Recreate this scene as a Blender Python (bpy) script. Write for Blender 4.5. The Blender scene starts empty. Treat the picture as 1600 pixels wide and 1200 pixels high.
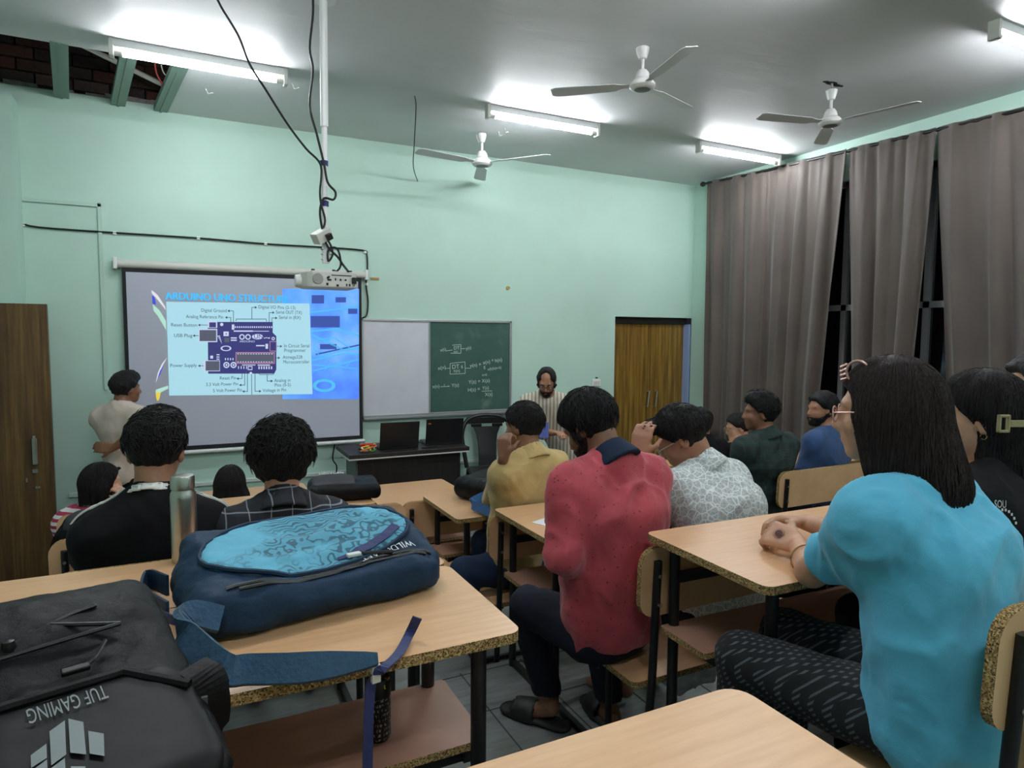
import bpy, bmesh, math, random
import numpy as np
from mathutils import Vector, Matrix, Euler

# ------------------------------------------------------------------ camera, light, exposure
SC = bpy.context.scene
COL = SC.collection
FPX = 1025.0
PITCH, YAW, ROLL = math.radians(4.2), math.radians(26.4), math.radians(.38)
CAMZ = 1.92
_cy, _sy, _cp, _sp = math.cos(YAW), math.sin(YAW), math.cos(PITCH), math.sin(PITCH)
_fw = np.array([_sy*_cp, _cy*_cp, -_sp]); _rt0 = np.array([_cy, -_sy, 0.0]); _up0 = np.cross(_rt0, _fw)
_rt = math.cos(ROLL)*_rt0 + math.sin(ROLL)*_up0
_up = -math.sin(ROLL)*_rt0 + math.cos(ROLL)*_up0
CP = np.array([0, 0, CAMZ])
cam = bpy.data.cameras.new('camera'); camo = bpy.data.objects.new('camera', cam); COL.objects.link(camo)
cam.sensor_fit = 'HORIZONTAL'; cam.sensor_width = 36.0; cam.lens = 36.0*FPX/1600.0
cam.clip_start = .02; cam.clip_end = 60
_m = Matrix(((_rt[0], _up[0], -_fw[0], 0), (_rt[1], _up[1], -_fw[1], 0), (_rt[2], _up[2], -_fw[2], CAMZ), (0, 0, 0, 1)))
camo.matrix_world = _m
SC.camera = camo
SC.view_settings.view_transform = 'Standard'; SC.view_settings.look = 'None'
SC.view_settings.gamma = 1.0; SC.view_settings.use_curve_mapping = False
SC.view_settings.exposure = 0.0
TUBE_STRENGTH = 172.0
w = bpy.data.worlds.new('night'); SC.world = w; w.use_nodes = True
w.node_tree.nodes['Background'].inputs[0].default_value = (.010, .012, .018, 1)
w.node_tree.nodes['Background'].inputs[1].default_value = 1.0

# pixel -> direction helpers (1600 x 1200 frame); distance always comes from a plane or a depth
def ray(x, y): return _fw + _rt*(x-800)/FPX - _up*(y-600)/FPX
def onY(x, y, Y): d = ray(x, y); return CP + d*(Y/d[1])
def onX(x, y, X): d = ray(x, y); return CP + d*(X/d[0])
def onZ(x, y, Z): d = ray(x, y); return CP + d*((Z-CAMZ)/d[2])
def atd(x, y, t): return CP + ray(x, y)*t
def pix(p):
    d = np.asarray(p, float)-CP; k = d@_fw
    return 800+FPX*(d@_rt)/k, 600-FPX*(d@_up)/k, k

def lin(c):
    return tuple(((v/255.0)/12.92 if v/255.0 <= .04045 else ((v/255.0+.055)/1.055)**2.4) for v in c)

# ------------------------------------------------------------------ materials
MATS = {}
def new_mat(name):
    m = bpy.data.materials.new(name); m.use_nodes = True
    nt = m.node_tree; b = nt.nodes['Principled BSDF']
    return m, nt, b
def N(nt, t, **kw):
    n = nt.nodes.new(t)
    for k, v in kw.items(): setattr(n, k, v)
    return n
def L(nt, a, b): nt.links.new(a, b)
def ramp(nt, fac, stops):
    r = N(nt, 'ShaderNodeValToRGB'); e = r.color_ramp.elements
    while len(e) < len(stops): e.new(.5)
    for i, (p, c) in enumerate(stops): e[i].position = p; e[i].color = (*c, 1) if len(c) == 3 else c
    L(nt, fac, r.inputs[0]); return r.outputs[0]
def mixc(nt, fac, a, b, mode='MIX'):
    n = N(nt, 'ShaderNodeMix', data_type='RGBA', blend_type=mode)
    for s, v in ((n.inputs[0], fac), (n.inputs[6], a), (n.inputs[7], b)):
        if isinstance(v, (int, float)): s.default_value = v
        elif isinstance(v, tuple): s.default_value = (*v, 1) if len(v) == 3 else v
        else: L(nt, v, s)
    return n.outputs[2]
def mathn(nt, op, a, b=None, c=None):
    n = N(nt, 'ShaderNodeMath', operation=op)
    for s, v in zip(n.inputs, (a, b, c)):
        if v is None: continue
        if isinstance(v, (int, float)): s.default_value = v
        else: L(nt, v, s)
    return n.outputs[0]
def coords(nt, scale=(1, 1, 1), rot=(0, 0, 0), kind='Object'):
    tc = N(nt, 'ShaderNodeTexCoord'); mp = N(nt, 'ShaderNodeMapping')
    mp.inputs['Scale'].default_value = scale; mp.inputs['Rotation'].default_value = rot
    L(nt, tc.outputs[kind], mp.inputs[0]); return mp.outputs[0]
def noise(nt, vec, scale=5, detail=3, rough=.5):
    n = N(nt, 'ShaderNodeTexNoise'); n.inputs['Scale'].default_value = scale
    n.inputs['Detail'].default_value = detail; n.inputs['Roughness'].default_value = rough
    if vec is not None: L(nt, vec, n.inputs['Vector'])
    return n.outputs[0]
def bump(nt, b, h, strength=.3, dist=.01):
    n = N(nt, 'ShaderNodeBump'); n.inputs['Strength'].default_value = strength; n.inputs['Distance'].default_value = dist
    L(nt, h, n.inputs['Height']); L(nt, n.outputs[0], b.inputs['Normal'])
def plain(name, rgb, rough=.6, metal=0.0, spec=.5, var=0.0, vscale=6, bmp=0.0, bscale=60, emit=None, estr=0.0, sheen=0.0):
    """rgb in 0..255 sRGB"""
    if name in MATS: return MATS[name]
    m, nt, b = new_mat(name); c = lin(rgb)
    b.inputs['Base Color'].default_value = (*c, 1); b.inputs['Roughness'].default_value = rough
    b.inputs['Metallic'].default_value = metal; b.inputs['Specular IOR Level'].default_value = spec
    if sheen: b.inputs['Sheen Weight'].default_value = sheen
    if var:
        v = coords(nt); f = noise(nt, v, vscale, 4)
        lo = tuple(x*(1-var) for x in c); hi = tuple(min(1, x*(1+var)) for x in c)
        L(nt, ramp(nt, f, [(.3, lo), (.7, hi)]), b.inputs['Base Color'])
    if bmp:
        v = coords(nt); bump(nt, b, noise(nt, v, bscale, 3), bmp, .004)
    if emit: b.inputs['Emission Color'].default_value = (*lin(emit), 1); b.inputs['Emission Strength'].default_value = estr
    MATS[name] = m; return m

def mat_wall():
    m, nt, b = new_mat('mint_wall_paint'); v = coords(nt)
    base = lin((186, 217, 203))
    n1 = noise(nt, v, 1.1, 5, .6); n2 = noise(nt, v, 9, 4, .7)
    c = ramp(nt, n1, [(.3, tuple(x*.93 for x in base)), (.7, tuple(min(1, x*1.04) for x in base))])
    st = ramp(nt, n2, [(.70, (0, 0, 0)), (.82, (1, 1, 1))])
    c2 = mixc(nt, mathn(nt, 'MULTIPLY', st, .22), c, lin((120, 150, 135)))
    L(nt, c2, b.inputs['Base Color']); b.inputs['Roughness'].default_value = .55
    bump(nt, b, n2, .08, .01); return m
def mat_ceiling():
    m, nt, b = new_mat('ceiling_board'); v = coords(nt)
    n1 = noise(nt, v, .9, 4, .6)
    mp = coords(nt, (1.2, 5, 1)); n3 = noise(nt, mp, 1.6, 4, .6)
    L(nt, ramp(nt, n1, [(.3, lin((204, 208, 209))), (.7, lin((216, 219, 219)))]), b.inputs['Base Color'])
    b.inputs['Roughness'].default_value = .55
    bump(nt, b, n3, .16, .02); return m
def mat_laminate():
    m, nt, b = new_mat('beech_laminate'); v = coords(nt, (1, 1, 1))
    vs = coords(nt, (2, 26, 2)); n1 = noise(nt, vs, 3.0, 5, .6); n2 = noise(nt, v, 4, 3)
    n3 = noise(nt, v, 17, 5, .75)
    c = ramp(nt, n1, [(.25, lin((212, 164, 120))), (.75, lin((231, 187, 143)))])
    c = mixc(nt, mathn(nt, 'MULTIPLY', ramp(nt, n2, [(.4, (0, 0, 0)), (.75, (1, 1, 1))]), .3), c, lin((196, 148, 108)))
    sc = ramp(nt, n3, [(.67, (0, 0, 0)), (.74, (1, 1, 1))])
    c = mixc(nt, mathn(nt, 'MULTIPLY', sc, .5), c, lin((128, 88, 64)))
    L(nt, c, b.inputs['Base Color']); b.inputs['Roughness'].default_value = .33
    bump(nt, b, n3, .05, .003); return m
def mat_chip():
    m, nt, b = new_mat('particleboard_edge'); v = coords(nt)
    vo = N(nt, 'ShaderNodeTexVoronoi'); vo.inputs['Scale'].default_value = 380; L(nt, v, vo.inputs['Vector'])
    L(nt, ramp(nt, vo.outputs['Color'], [(.15, lin((70, 52, 28))), (.5, lin((150, 118, 70))), (.9, lin((205, 178, 125)))]), b.inputs['Base Color'])
    b.inputs['Roughness'].default_value = .9; bump(nt, b, vo.outputs['Distance'], .5, .002); return m
def mat_doorwood(name, c1, c2, c3, red=None):
    m, nt, b = new_mat(name); v = coords(nt, (22, 22, .9)); n1 = noise(nt, v, 1.3, 5, .65)
    v2 = coords(nt, (60, 60, 3)); n2 = noise(nt, v2, 1.0, 3, .6)
    c = ramp(nt, n1, [(.3, lin(c1)), (.5, lin(c2)), (.68, lin(c3))])
    c = mixc(nt, mathn(nt, 'MULTIPLY', ramp(nt, n2, [(.45, (0, 0, 0)), (.7, (1, 1, 1))]), .45), c, lin(c1))
    L(nt, c, b.inputs['Base Color']); b.inputs['Roughness'].default_value = .42; bump(nt, b, n2, .1, .003); return m
def mat_curtain():
    m, nt, b = new_mat('brown_curtain_cloth'); v = coords(nt, (1, 1, 1)); n1 = noise(nt, v, 2.5, 3)
    n2 = noise(nt, coords(nt, (400, 400, 400)), 1, 2)
    L(nt, ramp(nt, n1, [(.3, lin((76, 66, 60))), (.7, lin((88, 77, 70)))]), b.inputs['Base Color'])
    b.inputs['Roughness'].default_value = .7; b.inputs['Sheen Weight'].default_value = .25; bump(nt, b, n2, .1, .002); return m
def mat_floor():
    m, nt, b = new_mat('grey_floor_tile'); v = coords(nt); n1 = noise(nt, coords(nt, (2, 12, 2)), 2.5, 5, .65); n2 = noise(nt, v, 3, 4)
    c = ramp(nt, n1, [(.3, lin((104, 110, 110))), (.7, lin((140, 144, 142)))])
    c = mixc(nt, mathn(nt, 'MULTIPLY', ramp(nt, n2, [(.5, (0, 0, 0)), (.7, (1, 1, 1))]), .4), c, lin((120, 116, 100)))
    L(nt, c, b.inputs['Base Color']); b.inputs['Roughness'].default_value = .35; return m
def mat_fabric(name, rgb, rough=.85, wr=.25, scale=9, weave=.06, sheen=.15):
    """plain cloth with soft crease relief"""
    if name in MATS: return MATS[name]
    m, nt, b = new_mat(name); v = coords(nt)
    n1 = noise(nt, v, scale, 4, .55); n2 = noise(nt, coords(nt, (500, 500, 500)), 1, 2)
    c = lin(rgb)
    L(nt, ramp(nt, n1, [(.25, tuple(x*.9 for x in c)), (.75, tuple(min(1, x*1.08) for x in c))]), b.inputs['Base Color'])
    b.inputs['Roughness'].default_value = rough; b.inputs['Sheen Weight'].default_value = sheen if sum(rgb) > 160 else 0.0
    if sum(rgb) < 160: b.inputs['Specular IOR Level'].default_value = .2
    h = mathn(nt, 'ADD', n1, mathn(nt, 'MULTIPLY', n2, weave)); bump(nt, b, h, wr, .02)
    MATS[name] = m; return m
def grid_lines(nt, sep, axis, period, width, off=0.0):
    """1 inside thin lines repeated along an object axis"""
    a = mathn(nt, 'ADD', sep.outputs[axis], 50.0+off)
    f = mathn(nt, 'FRACT', mathn(nt, 'DIVIDE', a, period))
    return mathn(nt, 'LESS_THAN', f, width/period)
def mat_plaid(name, base, line1, line2, p1=.055, w1=.003, p2=.055, w2=.016):
    m, nt, b = new_mat(name); tc = N(nt, 'ShaderNodeTexCoord'); s = N(nt, 'ShaderNodeSeparateXYZ')
    nz = noise(nt, tc.outputs['Object'], 7, 2); ad = N(nt, 'ShaderNodeVectorMath', operation='MULTIPLY_ADD')
    cmb = N(nt, 'ShaderNodeCombineXYZ'); [L(nt, nz, cmb.inputs[i]) for i in range(3)]
    L(nt, cmb.outputs[0], ad.inputs[0]); ad.inputs[1].default_value = (.03, .03, .03); L(nt, tc.outputs['Object'], ad.inputs[2])
    L(nt, ad.outputs[0], s.inputs[0])
    c = lin(base)
    bx = grid_lines(nt, s, 0, p2, w2); bz = grid_lines(nt, s, 2, p2, w2)
    col = mixc(nt, mathn(nt, 'MULTIPLY', bx, .55), (*c, 1), (*lin(line2), 1))
    col = mixc(nt, mathn(nt, 'MULTIPLY', bz, .55), col, (*lin(line2), 1))
    lx = grid_lines(nt, s, 0, p1, w1, .006); lz = grid_lines(nt, s, 2, p1, w1, .006)
    col = mixc(nt, mathn(nt, 'MULTIPLY', lx, .6), col, (*lin(line1), 1))
    col = mixc(nt, mathn(nt, 'MULTIPLY', lz, .6), col, (*lin(line1), 1))
    L(nt, col, b.inputs['Base Color']); b.inputs['Roughness'].default_value = .85
    bump(nt, b, noise(nt, tc.outputs['Object'], 10, 4), .3, .02); return m
def mat_checks(name, base, sq, p=.016, fill=.42):
    m, nt, b = new_mat(name); tc = N(nt, 'ShaderNodeTexCoord'); s = N(nt, 'ShaderNodeSeparateXYZ'); L(nt, tc.outputs['Object'], s.inputs[0])
    u = mathn(nt, 'ADD', s.outputs[0], mathn(nt, 'MULTIPLY', s.outputs[1], .35)); v = mathn(nt, 'ADD', s.outputs[2], s.outputs[1])
    def cell(a): return mathn(nt, 'LESS_THAN', mathn(nt, 'FRACT', mathn(nt, 'DIVIDE', mathn(nt, 'ADD', a, 50.0), p)), fill)
    f = mathn(nt, 'MULTIPLY', cell(u), cell(v))
    L(nt, mixc(nt, mathn(nt, 'MULTIPLY', f, .8), lin(base), lin(sq)), b.inputs['Base Color']); b.inputs['Roughness'].default_value = .9
    bump(nt, b, noise(nt, tc.outputs['Object'], 10, 4), .3, .02); return m
def mat_stripes(name, cols, period, axis=0, wobble=.01):
    """cols: list of (fraction_start, rgb) bands"""
    m, nt, b = new_mat(name); tc = N(nt, 'ShaderNodeTexCoord'); s = N(nt, 'ShaderNodeSeparateXYZ')
    L(nt, tc.outputs['Object'], s.inputs[0]); nz = noise(nt, tc.outputs['Object'], 6, 2)
    a = mathn(nt, 'ADD', mathn(nt, 'ADD', s.outputs[axis], 50.0), mathn(nt, 'MULTIPLY', nz, wobble))
    f = mathn(nt, 'FRACT', mathn(nt, 'DIVIDE', a, period))
    r = N(nt, 'ShaderNodeValToRGB'); r.color_ramp.interpolation = 'CONSTANT'; e = r.color_ramp.elements
    while len(e) < len(cols): e.new(.5)
    for i, (p, c) in enumerate(cols): e[i].position = p; e[i].color = (*lin(c), 1)
    L(nt, f, r.inputs[0]); L(nt, r.outputs[0], b.inputs['Base Color']); b.inputs['Roughness'].default_value = .85
    bump(nt, b, noise(nt, tc.outputs['Object'], 10, 4), .3, .02); return m
def mat_dots(name, base, dot, scale=55, size=.16):
    m, nt, b = new_mat(name); v = coords(nt); vo = N(nt, 'ShaderNodeTexVoronoi'); vo.inputs['Scale'].default_value = scale
    L(nt, v, vo.inputs['Vector']); d = mathn(nt, 'LESS_THAN', vo.outputs['Distance'], size)
    n1 = noise(nt, v, 9, 4); c = lin(base)
    cb = ramp(nt, n1, [(.25, tuple(x*.88 for x in c)), (.75, tuple(min(1, x*1.08) for x in c))])
    L(nt, mixc(nt, mathn(nt, 'MULTIPLY', d, .75), cb, lin(dot)), b.inputs['Base Color']); b.inputs['Roughness'].default_value = .75
    b.inputs['Sheen Weight'].default_value = .2
    bump(nt, b, noise(nt, v, 12, 5), .35, .02); return m
def mat_swirl(name, base, line):
    m, nt, b = new_mat(name); v = coords(nt); vo = N(nt, 'ShaderNodeTexVoronoi', feature='DISTANCE_TO_EDGE'); vo.inputs['Scale'].default_value = 38
    L(nt, v, vo.inputs['Vector']); v2 = N(nt, 'ShaderNodeTexVoronoi', feature='DISTANCE_TO_EDGE'); v2.inputs['Scale'].default_value = 62
    L(nt, v, v2.inputs['Vector'])
    e1 = mathn(nt, 'LESS_THAN', vo.outputs['Distance'], .055); e2 = mathn(nt, 'LESS_THAN', v2.outputs['Distance'], .05)
    e = mathn(nt, 'MAXIMUM', e1, mathn(nt, 'MULTIPLY', e2, .6))
    L(nt, mixc(nt, e, lin(base), lin(line)), b.inputs['Base Color']); b.inputs['Roughness'].default_value = .8
    bump(nt, b, noise(nt, v, 10, 4), .3, .02); return m
def mat_hair(name='black_hair', rgb=(13, 12, 13), scale=(90, 90, 14)):
    if name in MATS: return MATS[name]
    m, nt, b = new_mat(name); v = coords(nt, scale); n1 = noise(nt, v, 2.2, 4, .6); c = lin(rgb)
    L(nt, ramp(nt, n1, [(.3, tuple(x*.45 for x in c)), (.75, tuple(x*1.9+.004 for x in c))]), b.inputs['Base Color'])
    b.inputs['Roughness'].default_value = .5; b.inputs['Specular IOR Level'].default_value = .3
    bump(nt, b, n1, .8, .012); MATS[name] = m; return m
def mat_skin(name, rgb):
    if name in MATS: return MATS[name]
    m, nt, b = new_mat(name); v = coords(nt); n1 = noise(nt, v, 22, 4); c = lin(rgb)
    L(nt, ramp(nt, n1, [(.3, tuple(x*.88 for x in c)), (.7, tuple(min(1, x*1.08) for x in c))]), b.inputs['Base Color'])
    b.inputs['Roughness'].default_value = .5; b.inputs['Subsurface Weight'].default_value = .08
    b.inputs['Subsurface Radius'].default_value = (.01, .004, .002); bump(nt, b, noise(nt, v, 180, 2), .08, .002)
    MATS[name] = m; return m

M_WALL, M_CEIL, M_LAM, M_CHIP = mat_wall(), mat_ceiling(), mat_laminate(), mat_chip()
M_DOOR = mat_doorwood('brown_door_laminate', (58, 38, 20), (92, 66, 32), (120, 92, 48))
M_DOOR2 = mat_doorwood('striped_door_laminate', (78, 50, 18), (128, 96, 34), (158, 128, 58))
M_CURT, M_FLOOR = mat_curtain(), mat_floor()
M_BLACKMETAL = plain('black_painted_steel', (18, 18, 20), .38, 0, .5)
M_WHITE = plain('white_plastic', (225, 227, 226), .4)
M_GREYWHITE = plain('off_white_plastic', (205, 205, 198), .45)
M_DARK = plain('black_plastic', (16, 16, 18), .35)
M_STEEL = plain('brushed_steel', (190, 186, 180), .28, 1.0, bmp=.05, bscale=200)
M_CABLE = plain('black_cable', (22, 24, 24), .5)
M_GREENCH = plain('green_grey_channel', (120, 145, 132), .5, .3)
M_TUBE, _nt, _b = new_mat('fluorescent_tube')
_b.inputs['Base Color'].default_value = (.9, .9, .9, 1)
_b.inputs['Emission Color'].default_value = (*lin((246, 250, 255)), 1); _b.inputs['Emission Strength'].default_value = TUBE_STRENGTH

# ------------------------------------------------------------------ mesh helpers
def mesh_obj(name, verts, faces, mat, parent=None, smooth=False, mats=None, fm=None):
    me = bpy.data.meshes.new(name); me.from_pydata([tuple(map(float, v)) for v in verts], [], [list(map(int, f)) for f in faces]); me.update()
    for m in (mats or [mat]): me.materials.append(m)
    if fm is not None: me.polygons.foreach_set('material_index', np.asarray(fm, dtype=np.int32))
    if smooth: me.polygons.foreach_set('use_smooth', np.ones(len(me.polygons), bool))
    o = bpy.data.objects.new(name, me); COL.objects.link(o)
    if parent is not None: o.parent = parent
    return o
class MB:
    """collects shapes into one mesh"""
    def __init__(s): s.v, s.f, s.m = [], [], []
    def add(s, vs, fs, mi=0):
        o = len(s.v); s.v += [tuple(map(float, v)) for v in vs]; s.f += [[i+o for i in f] for f in fs]; s.m += [mi]*len(fs); return s
    def box(s, c, h, R=None, mi=0):
        c = np.asarray(c, float); R = np.eye(3) if R is None else np.asarray(R)
        vs = [c + R@np.array([x*h[0], y*h[1], z*h[2]]) for z in (-1, 1) for y in (-1, 1) for x in (-1, 1)]
        return s.add(vs, [(0, 2, 3, 1), (4, 5, 7, 6), (0, 1, 5, 4), (2, 6, 7, 3), (0, 4, 6, 2), (1, 3, 7, 5)], mi)
    def b2(s, a, b, mi=0):
        a, b = np.minimum(a, b), np.maximum(a, b); return s.box((a+b)/2, (b-a)/2, None, mi)
    def prism(s, poly, z0, z1, mi=0, frame=None):
        """poly: xy outline (ccw), extruded z0..z1; frame = (origin, ex, ey, ez)"""
        n = len(poly); P = [(x, y, z0) for x, y in poly]+[(x, y, z1) for x, y in poly]
        if frame is not None:
            o, ex, ey, ez = [np.asarray(q, float) for q in frame]; P = [o+ex*p[0]+ey*p[1]+ez*p[2] for p in P]
        return s.add(P, [list(range(n))[::-1], list(range(n, 2*n))]+[(i, (i+1) % n, n+(i+1) % n, n+i) for i in range(n)], mi)
    def tube(s, pts, r, n=8, mi=0, cap=True):
        pts = [np.asarray(p, float) for p in pts]; rr = r if isinstance(r, (list, tuple)) else [r]*len(pts)
        rings = []; up = None
        for i, p in enumerate(pts):
            t = pts[min(i+1, len(pts)-1)]-pts[max(i-1, 0)]; t = t/(np.linalg.norm(t)+1e-12)
            if up is None:
                a = np.array([0, 0, 1.]) if abs(t[2]) < .9 else np.array([1., 0, 0]); up = np.cross(t, a)
            up = up-t*(up@t); up /= np.linalg.norm(up)+1e-12; bb = np.cross(t, up)
            rings.append([p+rr[i]*(math.cos(2*math.pi*k/n)*up+math.sin(2*math.pi*k/n)*bb) for k in range(n)])
        vs = [q for rg in rings for q in rg]; fs = []
        for i in range(len(pts)-1):
            for k in range(n): fs.append((i*n+k, i*n+(k+1) % n, (i+1)*n+(k+1) % n, (i+1)*n+k))
        if cap: fs.append(list(range(n))[::-1]); fs.append([(len(pts)-1)*n+k for k in range(n)])
        return s.add(vs, fs, mi)
    def ribbon(s, pts, side, wd, th, mi=0):
        """flat strap along pts; side = width direction (one, or one per point)"""
        pts = [np.asarray(p, float) for p in pts]; rings = []
        for i, p in enumerate(pts):
            t = pts[min(i+1, len(pts)-1)]-pts[max(i-1, 0)]; t = t/(np.linalg.norm(t)+1e-12)
            sd = np.asarray(side[i] if isinstance(side, list) else side, float); sd = sd-t*(sd@t); sd /= np.linalg.norm(sd)+1e-12
            nn = np.cross(t, sd); ww = wd[i] if isinstance(wd, list) else wd
            rings.append([p+sd*ww/2+nn*th/2, p-sd*ww/2+nn*th/2, p-sd*ww/2-nn*th/2, p+sd*ww/2-nn*th/2])
        vs = [q for rg in rings for q in rg]; fs = []
        for i in range(len(pts)-1):
            for k in range(4): fs.append((i*4+k, i*4+(k+1) % 4, (i+1)*4+(k+1) % 4, (i+1)*4+k))
        fs += [[3, 2, 1, 0], [(len(pts)-1)*4+k for k in range(4)]]
        return s.add(vs, fs, mi)
    def lathe(s, prof, n=24, c=(0, 0, 0), R=None, mi=0):
        """prof: (r, z) from bottom to top"""
        c = np.asarray(c, float); R = np.eye(3) if R is None else np.asarray(R); vs, fs = [], []
        for r, z in prof:
            vs += [c+R@np.array([r*math.cos(2*math.pi*k/n), r*math.sin(2*math.pi*k/n), z]) for k in range(n)]
        for i in range(len(prof)-1):
            for k in range(n): fs.append((i*n+k, i*n+(k+1) % n, (i+1)*n+(k+1) % n, (i+1)*n+k))
        fs += [list(range(n))[::-1], [(len(prof)-1)*n+k for k in range(n)]]
        return s.add(vs, fs, mi)
    def build(s, name, mat, parent=None, smooth=False, bevel=0.0):
        mats = mat if isinstance(mat, list) else [mat]
        o = mesh_obj(name, s.v, s.f, None, parent, smooth, mats, s.m)
        if bevel:
            b = o.modifiers.new('bevel', 'BEVEL'); b.width = bevel; b.segments = 2; b.limit_method = 'ANGLE'
        if smooth:
            try: o.data.set_sharp_from_angle(angle=math.radians(40))
            except Exception: pass
        return o
def spline(pts, n=8):
    """Catmull-Rom through pts"""
    P = [np.asarray(p, float) for p in pts]; P = [2*P[0]-P[1]]+P+[2*P[-1]-P[-2]]; out = []
    for i in range(1, len(P)-2):
        for k in range(n):
            t = k/n; a, b, c, d = P[i-1], P[i], P[i+1], P[i+2]
            out.append(.5*((2*b)+(c-a)*t+(2*a-5*b+4*c-d)*t*t+(3*b-a-3*c+d)*t**3))
    out.append(P[-2]); return out
def empty(name, loc=(0, 0, 0), rz=0.0):
    o = bpy.data.objects.new(name, None); COL.objects.link(o); o.location = tuple(map(float, loc)); o.rotation_euler = (0, 0, rz)
    o.empty_display_size = .1; return o
def tag(o, label=None, cat=None, group=None, kind=None):
    if label: o['label'] = label
    if cat: o['category'] = cat
    if group: o['group'] = group
    if kind: o['kind'] = kind
    return o
def struct(o): o['kind'] = 'structure'; return o
def text_geo(body, size):
    """returns verts (x,y) / faces of flat text, origin at left baseline"""
    cu = bpy.data.curves.new('t', 'FONT'); cu.body = body; cu.size = size; cu.resolution_u = 3
    o = bpy.data.objects.new('t', cu); COL.objects.link(o)
    dg = bpy.context.evaluated_depsgraph_get(); ev = o.evaluated_get(dg); me = ev.to_mesh()
    vs = [tuple(v.co) for v in me.vertices]; fs = [list(p.vertices) for p in me.polygons]
    ev.to_mesh_clear(); bpy.data.objects.remove(o); bpy.data.curves.remove(cu)
    return vs, fs
def add_text(mb, body, size, origin, ex, ey, mi=0, align='L', lift=0.0, sx=1.0):
    vs, fs = text_geo(body, size)
    if not vs: return
    wd = max(v[0] for v in vs); sh = {'L': 0, 'C': -wd/2, 'R': -wd}[align]
    ex, ey, origin = (np.asarray(q, float) for q in (ex, ey, origin)); nz = np.cross(ex, ey)
    mb.add([origin+ex*(v[0]+sh)*sx+ey*v[1]+nz*lift for v in vs], fs, mi)

# ------------------------------------------------------------------ room shell
XL, XR, YB, YF, ZC = -1.8, 5.06, -2.4, 5.70, 3.58
def sbox(name, a, b, mat, parent=None):
    o = MB().b2(a, b).build(name, mat, parent)
    return o if parent is not None else struct(o)
wf = sbox('wall_front', (XL-.15, YF, -.1), (4.03, YF+.15, 3.62), M_WALL)
sbox('wall_above_door', (4.03, YF, 2.13), (XR+.15, YF+.15, 3.62), M_WALL, wf)
sbox('wall_left', (XL-.15, YB, -.1), (XL, YF, 4.2), M_WALL)
sbox('wall_back', (XL-.15, YB-.15, -.1), (XR+.15, YB, 3.6), M_WALL)
WY0, WY1, WZ0, WZ1 = 1.0, 5.25, .95, 3.25
wr = sbox('wall_right', (XR, YB, -.1), (XR+.15, YF, WZ0), M_WALL)
sbox('wall_over_window', (XR, YB, WZ1), (XR+.15, YF, 3.62), M_WALL, wr)
sbox('wall_pier_far', (XR, WY1, WZ0), (XR+.15, YF, WZ1), M_WALL, wr)
sbox('wall_pier_near', (XR, YB, WZ0), (XR+.15, WY0, WZ1), M_WALL, wr)
sbox('wall_beam', (XL, 5.50, 2.0), (-1.0, YF, 3.50), M_WALL, wf)
# window behind the curtains: aluminium frame, dark night panes
M_GLASS = plain('night_window_glass', (10, 12, 16), .06, 0, .6)
M_ALU = plain('aluminium_frame', (168, 170, 172), .4, .7)
win = MB()
for y in np.linspace(WY0, WY1, 7): win.b2((XR+.03, y-.025, WZ0), (XR+.09, y+.025, WZ1))
for z in (WZ0+.02, 2.18, WZ1-.02): win.b2((XR+.03, WY0, z-.025), (XR+.09, WY1, z+.025))
wo = struct(win.build('window_1', M_ALU))
ys = np.linspace(WY0, WY1, 7)
for i in range(6):
    for z0, z1 in ((WZ0+.04, 2.155), (2.205, WZ1-.04)):
        MB().b2((XR+.055, ys[i]+.025, z0), (XR+.062, ys[i+1]-.025, z1)).build('pane', M_GLASS, wo)
sbox('night_backing', (XR+.16, WY0-.1, WZ0-.1), (XR+.2, WY1+.1, WZ1+.1), plain('night_black', (5, 6, 8), .9), wo)  # black sheet behind the panes, stands for the darkness outside
# false ceiling with the open corner
HX0, HX1 = .05, -.095
HY = 4.67
ce = MB()
ce.prism([(XL, YB), (XR, YB), (XR, HY), (XL, HY)], ZC, ZC+.014)
ce.prism([(HX0, HY), (XR, HY), (XR, YF), (HX1, YF)], ZC, ZC+.014)
ceil = struct(ce.build('ceiling', M_CEIL))
M_SLAB = plain('bare_concrete_soffit', (62, 60, 62), .95, var=.3, vscale=3, bmp=.3, bscale=20)
sbox('roof_slab', (XL-.15, YB, 4.2), (XR+.15, YF+.4, 4.3), M_SLAB, ceil)
sbox('void_back_wall', (XL, YF+.12, 3.5), (XR, YF+.3, 4.2), M_SLAB, ceil)
# rough plaster ledge and brickwork seen through the open corner
M_PLASTER = plain('broken_white_plaster', (150, 146, 144), .95, var=.2, vscale=25, bmp=.5, bscale=40)
random.seed(3)
led = []; x = XL
while x < HX1+.02:
    x2 = min(x+random.uniform(.05, .13), HX1+.02); led.append((x, x2, 3.645+random.uniform(-.012, .022))); x = x2
lm = MB()
for a, b_, z in led: lm.b2((a, YF+.03, 3.60), (b_, YF+.12, z))
lm.build('plaster_ledge', M_PLASTER, wf)
M_BRICKS = [plain('dark_brick_%d' % i, c, .95, var=.25, vscale=30, bmp=.5, bscale=50) for i, c in enumerate([(92, 60, 52), (78, 58, 54), (66, 56, 56), (84, 68, 62)])]
brick_me = {}
for r in range(6):
    z = 3.66+r*.085; x = XL+(.12 if r % 2 else 0)
    while x < HX1+.1:
        mi = random.randrange(4)
        if mi not in brick_me:
            bo = MB().box((0, 0, 0), (.107, .04, .036)).build('brick', M_BRICKS[mi], wf, bevel=.006); brick_me[mi] = bo.data
        else:
            bo = bpy.data.objects.new('brick', brick_me[mi]); COL.objects.link(bo); bo.parent = wf
        bo.location = (x+.107, YF+.085+random.uniform(-.008, .004), z+.036)
        x += .226
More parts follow.
